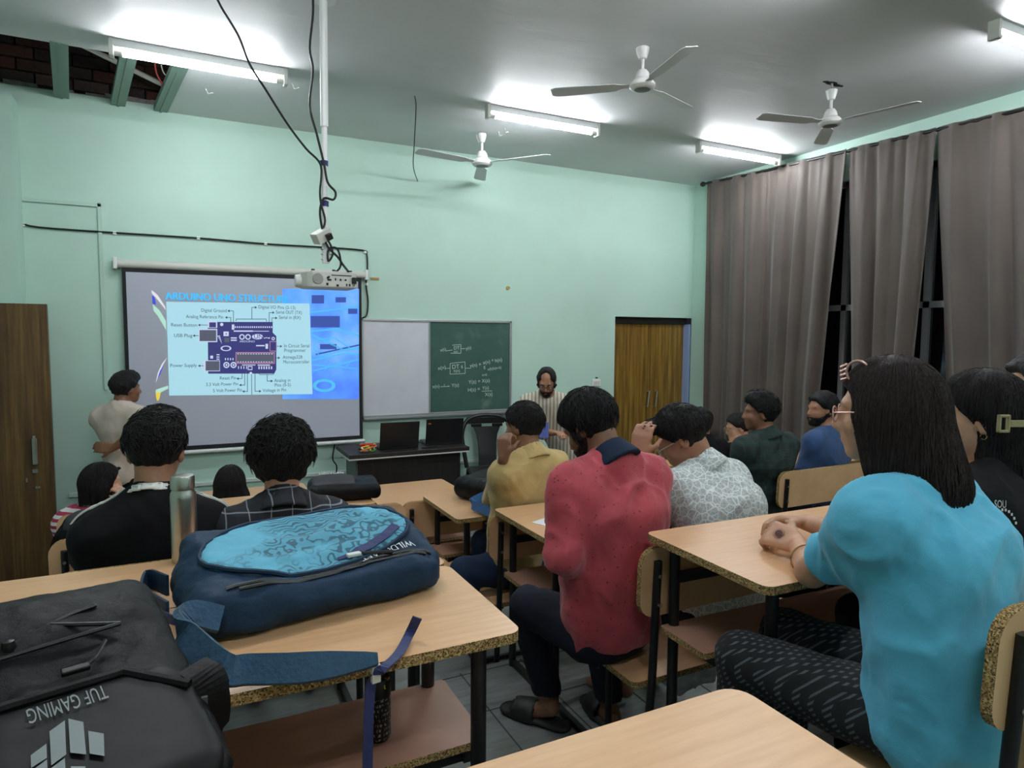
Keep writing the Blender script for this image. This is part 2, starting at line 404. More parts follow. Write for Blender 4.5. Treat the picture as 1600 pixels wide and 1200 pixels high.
# ceiling channels left exposed in the opening, conduit pipe and red wire
def channel(x0, x1):
    c = MB(); d = np.array([x1-x0, YF-HY, 0.0]); Ln = np.linalg.norm(d); d /= Ln; s_ = np.array([d[1], -d[0], 0])
    fr = (np.array([x0, HY, ZC]), s_, d, np.array([0, 0, 1.0]))
    c.prism([(-.045, -.02), (.045, -.02), (.045, Ln), (-.045, Ln)], -.004, .0, frame=fr)
    c.prism([(-.045, -.02), (-.037, -.02), (-.037, Ln), (-.045, Ln)], 0, .035, frame=fr)
    c.prism([(.037, -.02), (.045, -.02), (.045, Ln), (.037, Ln)], 0, .035, frame=fr)
    c.prism([(-.008, -.02), (.008, -.02), (.008, Ln), (-.008, Ln)], -.010, -.004, frame=fr)
    return c.build('ceiling_channel', M_GREENCH, ceil)
for a, b_ in ((-.61, -.743), (-.262, -.40), (.02, -.125)): channel(a, b_)
pp = MB().tube([(-1.0, 4.72, 3.76), (-.6, 5.0, 3.74), (-.1, 5.40, 3.68), (.2, 5.62, 3.66)], .017, 10)
pp.build('conduit_pipe', M_GREYWHITE, ceil, True)
w1 = MB().tube(spline([(-.13, 4.72, 3.63), (-.12, 5.0, 3.60), (-.05, 5.2, 3.585), (.02, 5.05, 3.60), (.03, 4.78, 3.64)], 8), .005, 6)
w1.build('loose_wire', plain('red_wire', (190, 40, 50), .5), ceil, True)
w2 = MB().tube(spline([(-.10, 4.75, 3.64), (-.08, 5.0, 3.62), (.0, 5.05, 3.615), (.03, 4.8, 3.64)], 8), .004, 6)
w2.build('loose_wire', M_GREYWHITE, ceil, True)
tg = MB()
for q in ((455, 130), (320, 138), (788, 200), (778, 205)):
    p = onZ(q[0], q[1], ZC); tg.tube([p+[0, 0, .01], p+[.02, .01, -.03], p+[.05, 0, -.02]], .003, 5)
tg.build('hanging_bracket_clip', M_GREYWHITE, ceil)

# floor: tiers stepping down towards the front
ZA, ZB_, ZC_, ZD, Z0 = .60, .42, .26, .10, .05
ZTOP = .78
fl = struct(MB().b2((XL, YB, -.12), (XR, YF, Z0)).build('floor', M_FLOOR))
def tier(name, x0, x1, y1, z): return sbox(name, (x0, YB, -.02), (x1, y1, z), M_FLOOR, fl)
for nm, x0, x1, ya, yb, yc, yd in (('left', XL, .95, 1.60, 3.03, 4.07, 5.05), ('right', .95, XR, 1.60, 2.64, 3.62, 4.85), ('third', 2.6, XR, 1.60, 2.64, 3.80, 4.95)):
    tier('floor_tier', x0, x1, .58, ZTOP); tier('floor_tier', x0, x1, ya, ZA); tier('floor_tier', x0, x1, yb, ZB_+.02 if nm == 'left' else ZB_)
    tier('floor_tier', x0, x1, yc, ZC_); tier('floor_tier', x0, x1, yd, ZD)
# tile joints on the tier that shows in the aisle
M_JOINT = plain('dark_tile_joint', (70, 72, 70), .8)
jm = MB()
for y in np.arange(1.7, 2.62, .3): jm.b2((.95, y, ZB_), (2.6, y+.006, ZB_+.0012))
for x in np.arange(1.05, 2.6, .3): jm.b2((x, 1.62, ZB_), (x+.006, 2.62, ZB_+.0012))
jm.build('tile_joints', M_JOINT, fl)
sbox('floor_dais', (.9, 4.92, Z0), (2.75, YF, .26), plain('dais_stone', (120, 120, 122), .5, var=.2), fl)
bb = MB().b2((2.0, YF-.02, .26), (3.95, YF, .58))
struct(bb.build('baseboard_front', plain('grey_marble_skirting', (150, 155, 158), .4, var=.25, vscale=14)))

# ------------------------------------------------------------------ doors
dl = empty('door_1', (-.845, 5.46, 0)); struct(dl)
MB().b2((-.92, -.02, Z0), (0, .02, 2.115)).build('door_leaf', M_DOOR, dl, bevel=.003)
MB().b2((-.115, -.045, 1.02), (-.085, -.02, 1.20)).b2((-.108, -.055, 1.10), (-.092, -.045, 1.22)).build('handle', M_STEEL, dl, bevel=.004)
MB().b2((-.12, -.03, .96), (-.09, -.02, .985)).b2((-.16, -.028, .9), (-.15, -.02, .93)).b2((-.11, -.028, .85), (-.08, -.02, .865)).build('latch_screws', M_STEEL, dl)
dr = empty('door_2', (4.03, YF+.10, 0)); struct(dr)
for k in range(2):
    MB().b2((.005+k*.512, 0, .0), (.51+k*.515, .035, 2.06)).build('door_leaf', M_DOOR2, dr, bevel=.004)
for k, px in enumerate((1010, 1022)):
    p = onY(px, 622, YF+.10)-np.array([4.03, YF+.10, 0])
    MB().tube([p+[.012, 0, .08], p+[.012, -.035, .075], p+[0, -.035, -.0], p+[-.01, -.03, -.09], p+[-.01, 0, -.095]], .009, 8).build('handle', M_STEEL, dr, True)
MB().b2((0, -.02, 2.06), (1.03, .04, 2.13)).build('door_head_shade', plain('door_shadow_head', (38, 34, 30), .7), dr)  # dark strip, shade at the recess top is put into its colour
MB().b2((1.005, -.09, .0), (1.03, .04, 2.06)).build('door_jamb', plain('pale_blue_jamb', (150, 172, 214), .6), dr)

# ------------------------------------------------------------------ curtains on a rod
zbot = onX(1120, 684, 4.95)[2]
rodp = [(4.95, 5.44, 3.535), (4.95, 4.74, 3.494), (4.95, 3.34, 3.45), (4.95, 2.47, 3.419), (4.95, .9, 3.38)]
def rodz(y): return float(np.interp(y, [p[1] for p in rodp][::-1], [p[2] for p in rodp][::-1]))
rod = MB().tube(rodp, .013, 10)
ro = rod.build('curtain_rod', M_DARK, None, True); tag(ro, 'thin dark curtain rod along the window wall under the ceiling', 'curtain rod')
MB().lathe([(.0, -.03), (.02, -.022), (.028, 0), (.02, .022), (.0, .03)], 14, (4.95, 5.455, 3.535), np.array([[1, 0, 0], [0, 0, 1], [0, -1, 0]])).build('finial', M_DARK, ro, True)
for y in (5.40, 3.75, 2.2): MB().b2((4.94, y-.008, rodz(y)-.01), (XR, y+.008, rodz(y)+.01)).build('rod_bracket', M_DARK, ro)
def curtain(y0t, y1t, y0b, y1b, seed, label, nf):
    rnd = random.Random(seed); ny, nz = 110, 26
    ph = [rnd.uniform(0, 6.28) for _ in range(4)]; vs, fs = [], []
    for j in range(nz+1):
        v = j/nz
        for i in range(ny+1):
            u = i/ny; yt = y0t+(y1t-y0t)*u; yb = y0b+(y1b-y0b)*u
            e = min(1, v*1.3); y = yt+(yb-yt)*e**1.2
            zt = rodz(yt)+.018; z = zt+(zbot-zt)*v
            a = .010+.034*min(1, v*2.2)
            uu = u+.012*math.sin(5*v+ph[3])
            f = math.sin(2*math.pi*nf*uu+ph[0])+.5*math.sin(2*math.pi*nf*1.63*uu+ph[1])+.3*math.sin(2*math.pi*nf*.47*uu+ph[2]+v)
            f2 = .35*math.sin(2*math.pi*nf*2.7*u+ph[2])*(1-min(1, v*4))
            vs.append((4.945+a*(f*.62+f2), y+.006*math.sin(2*math.pi*nf*u*2+ph[1]), z))
    for j in range(nz):
        for i in range(ny): k = j*(ny+1)+i; fs.append((k, k+1, k+ny+2, k+ny+1))
    o = mesh_obj('curtain', vs, fs, M_CURT, None, True)
    s_ = o.modifiers.new('thick', 'SOLIDIFY'); s_.thickness = .004
    tag(o, label, 'curtain', 'brown curtains along the window wall'); return o
curtain(5.385, 4.585, 5.36, 4.60, 1, 'flat brown curtain panel next to the corner by the double door', 3.2)
curtain(4.58, 3.745, 4.60, 3.90, 2, 'brown curtain panel drawn narrow at its foot beside the first dark gap', 3.6)
curtain(3.74, 3.03, 3.62, 3.12, 3, 'brown curtain panel hanging between the two dark window gaps', 3.2)
curtain(3.02, 2.16, 2.86, 2.14, 4, 'brown curtain panel on the near side of the second dark gap', 3.4)
curtain(2.15, 1.25, 2.13, 1.25, 5, 'brown curtain panel farthest from the double door', 3.6)

# ------------------------------------------------------------------ tube lights
def tube_light(x, y, label):
    t = empty('tube_light', (x, y, ZC))
    MB().b2((-.47, -.024, -.045), (.47, .024, 0)).b2((-.47, .020, -.07), (.47, .026, -.04)).build('housing', M_WHITE, t, bevel=.003)
    for s_ in (-1, 1):
        MB().b2((s_*.47-.012, -.03, -.098), (s_*.47+.012, .028, 0)).build('end_cap', M_GREYWHITE, t, bevel=.004)
        MB().tube([(s_*.458, 0, -.074), (s_*.415, 0, -.074)], .0145, 12).build('tube_collar', M_GREYWHITE, t, True)
    MB().tube([(-.42, 0, -.074), (.42, 0, -.074)], .0135, 12).build('tube', M_TUBE, t, True)
    tag(t, label, 'tube light', 'tube lights on the ceiling'); return t
tube_light(.135, 4.457, 'lit tube light beside the open ceiling corner')
tube_light(2.465, 4.44, 'lit tube light on the ceiling above the green chalkboard')
tube_light(4.41, 4.407, 'lit tube light on the ceiling nearest the curtain corner')
tube_light(4.30, 2.07, 'lit tube light over the curtain side desks, only its end in view')
tube_light(.135, 2.07, 'lit tube light above the backpack desk, out of view overhead')
tube_light(2.30, 2.07, 'lit tube light above the aisle, out of view overhead')
tube_light(.135, -.4, 'lit tube light at the back of the room on the door side')
tube_light(2.35, -.4, 'lit tube light at the back of the room in the middle')
tube_light(4.30, -.4, 'lit tube light at the back of the room on the window side')

# ------------------------------------------------------------------ ceiling fans
M_FAN = plain('white_fan_enamel', (222, 220, 218), .35)
M_BLADE = plain('pale_grey_fan_blade', (214, 216, 216), .4)
def fan(x, y, sc, rot, label, drop=0.0):
    t = empty('ceiling_fan', (x, y, ZC)); s = sc
    MB().lathe([(.014, -.075*s-drop), (.022, -.07*s-drop), (.034, -.03*s-drop), (.036, -.012*s-drop), (.028, -.006*s-drop)], 20).build('canopy', M_FAN, t, True)
    if drop: MB().tube([(0, 0, 0), (.004, 0, -drop)], .007, 8).build('hook', M_STEEL, t, True)
    z1 = -.075*s-drop
    MB().tube([(0, 0, z1+.005), (0, 0, z1-.06*s)], .009*s, 10).build('down_rod', M_FAN, t, True)
    z2 = z1-.055*s
    MB().lathe([(.040*s, z2-.055*s), (.044*s, z2-.05*s), (.036*s, z2-.02*s), (.024*s, z2-.004*s), (.012*s, z2)], 24).build('motor_cover', M_FAN, t, True)
    z3 = z2-.052*s
    MB().lathe([(.046*s, z3-.062*s), (.062*s, z3-.058*s), (.074*s, z3-.045*s), (.073*s, z3-.03*s), (.055*s, z3-.01*s), (.03*s, z3)], 28).build('motor', M_FAN, t, True)
    MB().lathe([(.02*s, z3-.066*s), (.046*s, z3-.062*s), (.046*s, z3-.055*s)], 24).build('bottom_cap', plain('fan_cap_grey', (120, 122, 124), .4), t, True)
    for k in range(3):
        a = rot+k*2*math.pi/3; ca, sa = math.cos(a), math.sin(a); bl = MB()
        out = [(.06, -.02), (.12, -.022), (.16, -.045), (.50, -.052), (.53, -.04), (.53, .03), (.50, .045), (.16, .035), (.12, .022), (.06, .02)]
        ex = np.array([ca, sa, 0]); ey = np.array([-sa*.98, ca*.98, .17])
        bl.prism([(p*s, q*s) for p, q in out], -.0015, .0015, frame=((0, 0, z3-.035*s), ex, ey, np.cross(ex, ey)))
        bl.build('blade', M_BLADE, t)
    MB().tube(spline([(-.034, 0, -.012*s-drop), (-.05, 0, -.03*s-drop), (-.03, 0, -.075*s-drop)], 5), .003, 6).build('wire', M_GREYWHITE, t, True)
    tag(t, label, 'ceiling fan', 'white ceiling fans'); return t
fan(2.391, 3.155, 1.0, .35, 'white ceiling fan with a short rod in the middle of the ceiling')
fan(2.218, 5.05, 1.12, 1.2, 'white ceiling fan near the front wall above the teacher')
fan(3.826, 3.035, .98, .8, 'white ceiling fan hanging from a broken patch near the curtains', .035)
pt = MB()
for dx, dy, r_ in ((.0, 0, .05), (.05, .01, .04), (-.05, .0, .03), (.09, .005, .025)):
    pt.prism([(3.826+dx+r_*math.cos(a)*(1+.2*math.sin(3*a)), 3.035+dy+r_*.5*math.sin(a)) for a in np.linspace(0, 6.28, 12)[:-1]], ZC-.002, ZC+.001)
pt.build('broken_patch', plain('dark_broken_board', (50, 48, 46), .9), ceil)
hw = MB().tube(spline([onZ(648, 150, ZC), onZ(650, 165, ZC)+[0, 0, -.02], onZ(647, 195, ZC)+[0, 0, -.16], onZ(646, 215, ZC)+[0, 0, -.25], onZ(655, 235, ZC)+[0, 0, -.31]], 6), .004, 6)
tag(hw.build('hanging_wire', M_CABLE, None, True), 'thin dark wire dangling from the bare ceiling', 'wire')

# ------------------------------------------------------------------ projector screen with the projected slide
YS = 5.645
scr = empty('projector_screen', (.47, YS, 1.0))
tag(scr, 'pull-down projector screen with black border showing a circuit board slide', 'projector screen')
def W(p): return np.asarray(p, float)-np.array([.47, YS, 1.0])
def SP(x, y, lift=0.0): return W(onY(x, y, YS-lift))
cas = MB().tube([W((-.445, YS+.012, 2.432)), W((1.395, YS+.012, 2.432))], .032, 14)
cas.build('roller_case', M_GREYWHITE, scr, True)
for x in (-.45, 1.40): MB().b2(W((x-.012, YS-.03, 2.39)), W((x+.012, YF, 2.475))).build('end_bracket', M_WHITE, scr, bevel=.004)
MB().b2(W((-.41, YS, 1.02)), W((1.357, YS+.004, 2.405))).build('black_border', plain('black_screen_border', (16, 17, 22), .7), scr)
M_SCR = plain('white_screen_fabric', (168, 172, 184), .8, emit=(170, 178, 205), estr=.10)  # faint glow puts the projector's light into the fabric
MB().b2(W((-.385, YS-.003, 1.05)), W((1.328, YS, 2.372))).build('screen_fabric', M_SCR, scr)
MB().tube([W((-.42, YS, 1.0)), W((1.37, YS, 1.0))], .016, 10).build('bottom_bar', M_WHITE, scr, True)
def emis(name, rgb, k=.75, rough=.8):
    return plain(name, tuple(int(c*.35) for c in rgb), rough, emit=rgb, estr=k)
def S(u, v, lift): return SP(240+u/6.154, 440+v/6.154, lift)
def poly(mb, pts, lift, mi=0): mb.add([S(u, v, lift) for u, v in pts], [list(range(len(pts)))[::-1]], mi)
def rect(mb, u0, v0, u1, v1, lift, mi=0): poly(mb, [(u0, v0), (u1, v0), (u1, v1), (u0, v1)], lift, mi)
# picture of a glowing circuit on the right of the slide
M_PICT, nt, b_ = new_mat('projected_blue_circuit')
v_ = coords(nt); nn = noise(nt, v_, 3.2, 3, .5)
colr = ramp(nt, nn, [(.25, lin((70, 105, 225))), (.5, lin((84, 145, 240))), (.75, lin((130, 175, 250)))])
L(nt, colr, b_.inputs['Emission Color']); b_.inputs['Emission Strength'].default_value = .72
L(nt, colr, b_.inputs['Base Color']); b_.inputs['Roughness'].default_value = .8
pic = MB(); rect(pic, 1240, 70, 1975, 1130, .004); pic.build('slide_picture', M_PICT, scr)
M_CY, M_DB = emis('projected_cyan', (90, 205, 255), .8), emis('projected_deep_blue', (70, 100, 200), .6)
ln = MB()
def pl(pts, wd, lift, mi):
    for (a, b2) in zip(pts[:-1], pts[1:]):
        a, b2 = np.array(a, float), np.array(b2, float); d = b2-a; d /= np.linalg.norm(d)+1e-9; n_ = np.array([-d[1], d[0]])*wd/2
        poly(ln, [a+n_, b2+n_, b2-n_, a-n_][::-1], lift, mi)
for pts, wd, mi in (([(1500, 300), (1975, 240)], 14, 0), ([(1510, 480), (1760, 455), (1975, 520)], 16, 0), ([(1520, 510), (1830, 660), (1975, 640)], 16, 0),
                    ([(1520, 760), (1830, 690), (1975, 700)], 14, 0), ([(1530, 860), (1975, 750)], 12, 0), ([(1560, 560), (1740, 540), (1890, 640), (1600, 720), (1540, 640), (1560, 560)], 12, 0),
                    ([(1560, 700), (1975, 610)], 14, 1), ([(1530, 800), (1975, 840)], 10, 0), ([(1650, 850), (1700, 780)], 9, 0), ([(1760, 830), (1800, 760)], 9, 0), ([(1860, 820), (1900, 750)], 9, 0)):
    pl(pts, wd, .006, mi)
for (u0, v0, u1, v1) in ((1510, 330, 1790, 440), (1330+190, 130, 1640, 210), (1750, 150, 1850, 200), (1870, 260, 1960, 310), (1600, 600, 1760, 650)): rect(ln, u0, v0, u1, v1, .006, 1)
an = np.linspace(0, 2*math.pi, 25)
for k in range(24):
    c0, c1 = an[k], an[k+1]
    poly(ln, [(1640+110*math.cos(c0), 1000+62*math.sin(c0)), (1640+110*math.cos(c1), 1000+62*math.sin(c1)), (1640+74*math.cos(c1), 1000+38*math.sin(c1)), (1640+74*math.cos(c0), 1000+38*math.sin(c0))], .006, 0)
ln.build('slide_picture_traces', [M_CY, M_DB], scr)
# coloured light streaks at the left of the slide
st = MB()
for pts, mi in (([(-20, 80), (40, 130), (110, 240), (118, 275), (30, 165), (-20, 110)], 0), ([(-15, 130), (10, 150), (25, 220), (-10, 215)], 1), ([(-10, 215), (60, 280), (118, 380), (122, 470), (40, 330), (0, 280)], 2), ([(130, 730), (90, 800), (20, 975), (40, 880), (80, 790)], 0),
                ([(100, 800), (60, 900), (35, 935), (60, 860)], 1), ([(20, 1040), (140, 1000), (140, 1030), (75, 1062), (20, 1070)], 2), ([(20, 1068), (70, 1062), (55, 1130), (38, 1150), (25, 1120)], 3)):
    poly(st, pts, .004, mi)
st.build('slide_light_streaks', [emis('streak_white', (245, 240, 250), .8), emis('streak_blue', (70, 90, 240), .7), emis('streak_mint', (190, 240, 220), .8), emis('streak_yellow', (250, 220, 80), .8)], scr)
# the light panel and the board drawing
pn = MB(); poly(pn, [(122, 195), (1500, 212), (1528, 1082), (150, 1097)], .007); pn.build('slide_panel', emis('projected_panel', (184, 236, 252), .78), scr)
M_PCB, M_INK, M_LT, M_GREY, M_PINK = emis('slide_board_blue', (70, 72, 150), .55), emis('slide_ink', (78, 88, 120), .45), emis('slide_white_print', (215, 225, 255), .8), emis('slide_grey_part', (112, 118, 142), .5), emis('slide_pink_line', (205, 150, 190), .6)
bd = MB()
poly(bd, [(520, 388), (1145, 388), (1145, 490), (1180, 525), (1180, 845), (1160, 885), (525, 885)], .009, 0)
for (u0, v0, u1, v1, mi, lf) in ((432, 455, 612, 582, 2, .011), (442, 466, 602, 572, 3, .012), (478, 758, 638, 862, 2, .011), (500, 764, 634, 856, 3, .012), (520, 378, 612, 445, 2, .011), (535, 392, 600, 440, 0, .012),
                             (788, 678, 1166, 790, 4, .011), (796, 690, 1158, 778, 3, .012), (1115, 572, 1184, 672, 4, .011), (1122, 580, 1178, 664, 0, .012), (770, 470, 955, 482, 2, .011), (950, 474, 1110, 480, 2, .011),
                             (752, 412, 776, 462, 2, .011), (680, 540, 728, 584, 3, .011), (672, 480, 722, 524, 2, .0105), (692, 498, 704, 508, 0, .0115), (905, 812, 950, 850, 2, .011), (912, 820, 944, 842, 0, .012), (850, 798, 980, 806, 2, .011), (1000, 798, 1120, 808, 2, .011),
                             (1060, 536, 1118, 548, 2, .011), (545, 712, 572, 740, 2, .011), (605, 698, 634, 708, 2, .011), (605, 720, 634, 730, 2, .011), (605, 740, 634, 750, 2, .011), (985, 610, 1068, 622, 2, .011), (1076, 598, 1100, 646, 2, .011), (742, 536, 800, 548, 2, .011), (742, 558, 800, 570, 2, .011)):
    rect(bd, u0, v0, u1, v1, lf, mi)
for k in range(18): rect(bd, 780+k*20.5, 430, 792+k*20.5, 445, .011, 2)
for k in range(14): rect(bd, 806+k*25, 692, 818+k*25, 700, .0125, 2); rect(bd, 806+k*25, 768, 818+k*25, 776, .0125, 2)
for k in range(6): rect(bd, 812+k*26, 812, 820+k*26, 840, .0108, 2); rect(bd, 1008+k*24, 815, 1020+k*24, 842, .0108, 2)
for k in range(5): rect(bd, 615+k*9, 520+k*16, 640+k*4, 530+k*16, .0108, 2)
for k in range(4): rect(bd, 686+k*24, 735, 696+k*24, 755, .0108, 2)
def ringp(cu, cv, r0, r1, lift, mi, n=18, sx=1.0):
    for k in range(n):
        a, b2 = 2*math.pi*k/n, 2*math.pi*(k+1)/n
        poly(bd, [(cu+sx*r1*math.cos(a), cv+r1*math.sin(a)), (cu+sx*r1*math.cos(b2), cv+r1*math.sin(b2)), (cu+sx*r0*math.cos(b2), cv+r0*math.sin(b2)), (cu+sx*r0*math.cos(a), cv+r0*math.sin(a))], lift, mi)
ringp(850, 532, 16, 27, .011, 2); ringp(908, 532, 16, 27, .011, 2); ringp(1000, 530, 0, 26, .011, 2, 18, 2.1)
for cu in (700, 768): ringp(cu, 802, 0, 30, .011, 2); ringp(cu, 802, 10, 18, .012, 0)
ringp(696, 642, 18, 26, .011, 2, 18, 2.0); ringp(655, 412, 0, 16, .011, 2); ringp(1150, 548, 8, 16, .011, 2); ringp(935, 882, 0, 14, .0115, 2)
bd.build('slide_board_drawing', [M_PCB, M_INK, M_LT, M_GREY, M_PINK], scr)
# arrows
ar = MB()
def arrow(pts, head=True):
    for (a, b2) in zip(pts[:-1], pts[1:]):
        a, b2 = np.array(a, float), np.array(b2, float); d = b2-a; d /= np.linalg.norm(d)+1e-9; n_ = np.array([-d[1], d[0]])*2.6
        a2, b3 = a-d*2, b2+d*2
        poly(ar, [a2+n_, b3+n_, b3-n_, a2-n_][::-1], .0135)
    if head:
        a, b2 = np.array(pts[-2], float), np.array(pts[-1], float); d = (b2-a)/np.linalg.norm(b2-a); n_ = np.array([-d[1], d[0]])
        poly(ar, [b2+d*6, b2-d*16+n_*13, b2-d*16-n_*13][::-1], .0138)
for pts in ([(768, 400), (768, 282), (715, 282)], [(742, 400), (742, 345), (692, 345)], [(520, 418), (432, 418)], [(432, 520), (382, 520)], [(480, 810), (432, 810)],
            [(945, 360), (945, 248), (990, 248)], [(1112, 388), (1112, 298), (1158, 298)], [(1138, 388), (1138, 350), (1186, 350)], [(1184, 622), (1232, 622)], [(1166, 733), (1212, 733)],
            [(850, 885), (850, 933), (802, 933)], [(876, 885), (876, 995), (828, 995)], [(903, 885), (903, 1056), (858, 1056)], [(975, 885), (975, 1054), (1030, 1054)], [(1092, 895), (1092, 956), (1142, 956)]): arrow(pts)
arrow([(792, 380), (795, 360), (1082, 360), (1086, 382)], False); arrow([(1015, 882), (1020, 893), (1150, 893), (1156, 882)], False); arrow([(942, 890), (944, 1085)], False)
ar.build('slide_arrows', M_INK, scr)
exs, ezs = np.array([1., 0, 0]), np.array([0, 0, 1.])
def cap(s_, u, v, hpx, align='L', mb=None, lift=.0136, sx=1.0):
    p = SP(240+u/6.154, 440+v/6.154, lift); sc = pix(p+np.array([.47, YS, 1.0]))[2]/FPX
    add_text(mb or tx, s_, hpx/6.154*sc*1.38, p, exs, ezs, 0, align, 0, sx)
for s_, u0, u1, v in (('Digital Ground', 455, 698, 290), ('Analog Referance Pin', 312, 670, 350), ('Reset Button', 165, 412, 430), ('USB Plug', 195, 370, 533), ('Power Supply', 158, 412, 822), ('Digital I/O Pins (2-13)', 1006, 1360, 258),
                     ('Serial OUT (TX)', 1176, 1424, 308), ('Serial in (RX)', 1204, 1412, 358), ('In Circuit Serial', 1252, 1495, 632), ('Programmer', 1254, 1460, 676), ('Atmega328', 1242, 1430, 742), ('Microcontroller', 1244, 1495, 788),
                     ('Reset Pin', 634, 790, 943), ('3.3 Volt Power Pin', 502, 810, 1005), ('5 Volt Power Pin', 570, 848, 1064), ('Voltage in Pin', 1048, 1275, 1062), ('Analog in', 1160, 1315, 966), ('Pins (0-5)', 1162, 1316, 1010)):
    tx = MB(); cap(s_, u0, v, 33, 'L', tx); x0_ = min(q[0] for q in tx.v); k_ = (S(u1, v, .0136)[0]-S(u0, v, .0136)[0])/(max(q[0] for q in tx.v)-x0_)
    tx.v = [(x0_+(q[0]-x0_)*k_, q[1], q[2]) for q in tx.v]; tx.build('slide_caption', M_INK, scr)
t2 = MB(); cap('ARDUINO UNO STRUCTURE', 112, 172, 74, 'L', t2, .009, 1.0)
xs_ = [v[0] for v in t2.v]; w_ = max(xs_)-min(xs_); want = S(1290, 172, .009)[0]-S(112, 172, .009)[0]; x0_ = min(xs_)
for off in (0, .003, -.003):
    pass
t2.v = [(x0_+(v[0]-x0_)*want/w_, v[1], v[2]) for v in t2.v]
dup_v = [(v[0]+.004, v[1]+.0004, v[2]) for v in t2.v]; n0 = len(t2.v); t2.f += [[i+n0 for i in f] for f in t2.f]; t2.m += t2.m[:]; t2.v += dup_v
t2.build('slide_title', emis('slide_title_cyan', (60, 190, 255), 1.0), scr)
t3 = MB(); cap('UNO', 962, 548, 44, 'L', t3, .0125); t3.build('slide_logo_text', M_PCB, scr)
t4 = MB(); cap('ARDUINO', 826, 584, 20, 'L', t4, .0125, 1.1); t4.build('slide_logo_name', M_LT, scr)

# ------------------------------------------------------------------ white and green board
bdw = empty('classroom_board', (2.09, YF, 1.195)); tag(bdw, 'wall board, white half and green chalk half with chalk equations', 'board')
def BW(p): return np.asarray(p, float)-np.array([2.09, YF, 1.195])
MB().b2(BW((1.372, YF-.018, 1.21)), BW((1.976, YF-.006, 2.045))).build('white_panel', plain('whiteboard_surface', (205, 207, 214), .3, var=.05), bdw)
M_CHALK, nt, b_ = new_mat('green_chalkboard'); v_ = coords(nt); n_ = noise(nt, v_, 3.5, 5, .65)
L(nt, ramp(nt, n_, [(.3, lin((46, 82, 72))), (.6, lin((58, 92, 82))), (.85, lin((112, 132, 122)))]), b_.inputs['Base Color']); b_.inputs['Roughness'].default_value = .8
MB().b2(BW((1.984, YF-.018, 1.21)), BW((2.79, YF-.006, 2.045))).build('chalk_panel', M_CHALK, bdw)
fr = MB()
for a, c in (((1.36, 2.04), (2.81, 2.062)), ((1.36, 1.19), (2.81, 1.215)), ((1.36, 1.19), (1.375, 2.062)), ((2.788, 1.19), (2.812, 2.062)), ((1.974, 1.2), (1.986, 2.05))):
    fr.b2(BW((a[0], YF-.028, a[1])), BW((c[0], YF, c[1])))
fr.build('frame', M_ALU, bdw, bevel=.003)
MB().b2(BW((1.37, YF-.05, 1.178)), BW((2.80, YF, 1.192))).build('chalk_ledge', M_ALU, bdw)
ck = MB(); YK = YF-.0195
def CK(u, v): return BW(onY(660+u/7.057, 490+v/7.057, YK))
def cl(pts, wd=.0045):
    for a, c in zip(pts[:-1], pts[1:]):
        a, c = CK(*a), CK(*c); d = c-a; d /= np.linalg.norm(d)+1e-9; n_ = np.array([-d[2], 0, d[0]])*wd/2
        ck.add([a+n_, c+n_, c-n_, a-n_], [(3, 2, 1, 0)])
def ct(s_, u, v, h, rot=.05):
    p = CK(u, v); e = np.array([math.cos(rot), 0, math.sin(rot)]); add_text(ck, s_, h/7.057*.0063*1.35, p, e, np.array([-e[2], 0, e[0]]), 0, 'L', .0)
cl([(330, 348), (424, 342), (424, 437), (312, 437)]); cl([(255, 412), (330, 402)]); cl([(428, 388), (470, 385)])
ct('x(t)', 198, 420, 34, .2); ct('DT', 345, 398, 36); ct('h(t)', 345, 432, 24); ct('y(t)', 480, 402, 34, .2)
cl([(305, 550), (470, 532), (472, 660), (305, 668), (305, 550)]); cl([(250, 606), (305, 602)]); cl([(472, 603), (525, 602)])
ct('x(n)', 172, 622, 40, .15); ct('DT s', 325, 610, 46); ct('h(n)', 345, 648, 32); ct('y(n) =', 525, 592, 40, .1); ct('x(n) * h(n)', 668, 560, 40, .14); ct('x(k)h(n-k)', 720, 628, 30, .12)
ct('E', 675, 612, 36); ct('k=0', 660, 690, 26); ct('x(n)', 110, 822, 36); cl([(200, 806), (298, 802), (284, 794)]); ct('z', 235, 796, 24); ct('Y(z)', 322, 810, 38)
ct('Y(z) = X(z)', 510, 775, 40, .06); ct('H(z) =', 500, 862, 40, .06); ct('Y(z)', 660, 838, 36, .05); cl([(655, 856), (768, 852)]); ct('X(z)', 690, 910, 38)
ck.build('chalk_writing', plain('chalk_white', (190, 205, 198), .9), bdw)

# ------------------------------------------------------------------ wall cables and trunking, socket
def wallpts(px, Y=YF-.012): return [onY(x, y, Y) for x, y in px]
c_ = MB().tube(spline(wallpts([(-40, 343), (20, 346), (60, 355), (170, 363), (310, 372), (415, 381), (500, 386), (566, 391), (573, 398), (574, 420), (572, 445), (575, 470), (573, 492), (566, 497)]), 4), .007, 6)
cab = c_.build('wall_cable', M_CABLE, None, True); tag(cab, 'black cable clipped along the green wall above the projector screen', 'cable')
for x, y in ((21, 346), (36, 351), (179, 364), (310, 372), (415, 381), (571, 394), (573, 444)):
    p = onY(x, y, YF-.012); MB().b2(p-[.012, .006, .012], p+[.012, .012, .012]).build('cable_clip', M_WHITE, cab, bevel=.003)
tr = MB()
for a, c in (((-1.0, 2.835), (-.53, 2.86)), ((-.553, 1.5), (-.53, 2.86))): tr.b2((a[0], YF-.016, a[1]), (c[0], YF, c[1]))
tag(tr.build('wall_trunking', plain('painted_trunking', (178, 205, 192), .5), None, bevel=.002), 'thin painted trunking bent down the wall between the brown door and the screen', 'trunking')
tr = MB().b2((-.8, YF-.02, .715), (4.0, YF, .745))
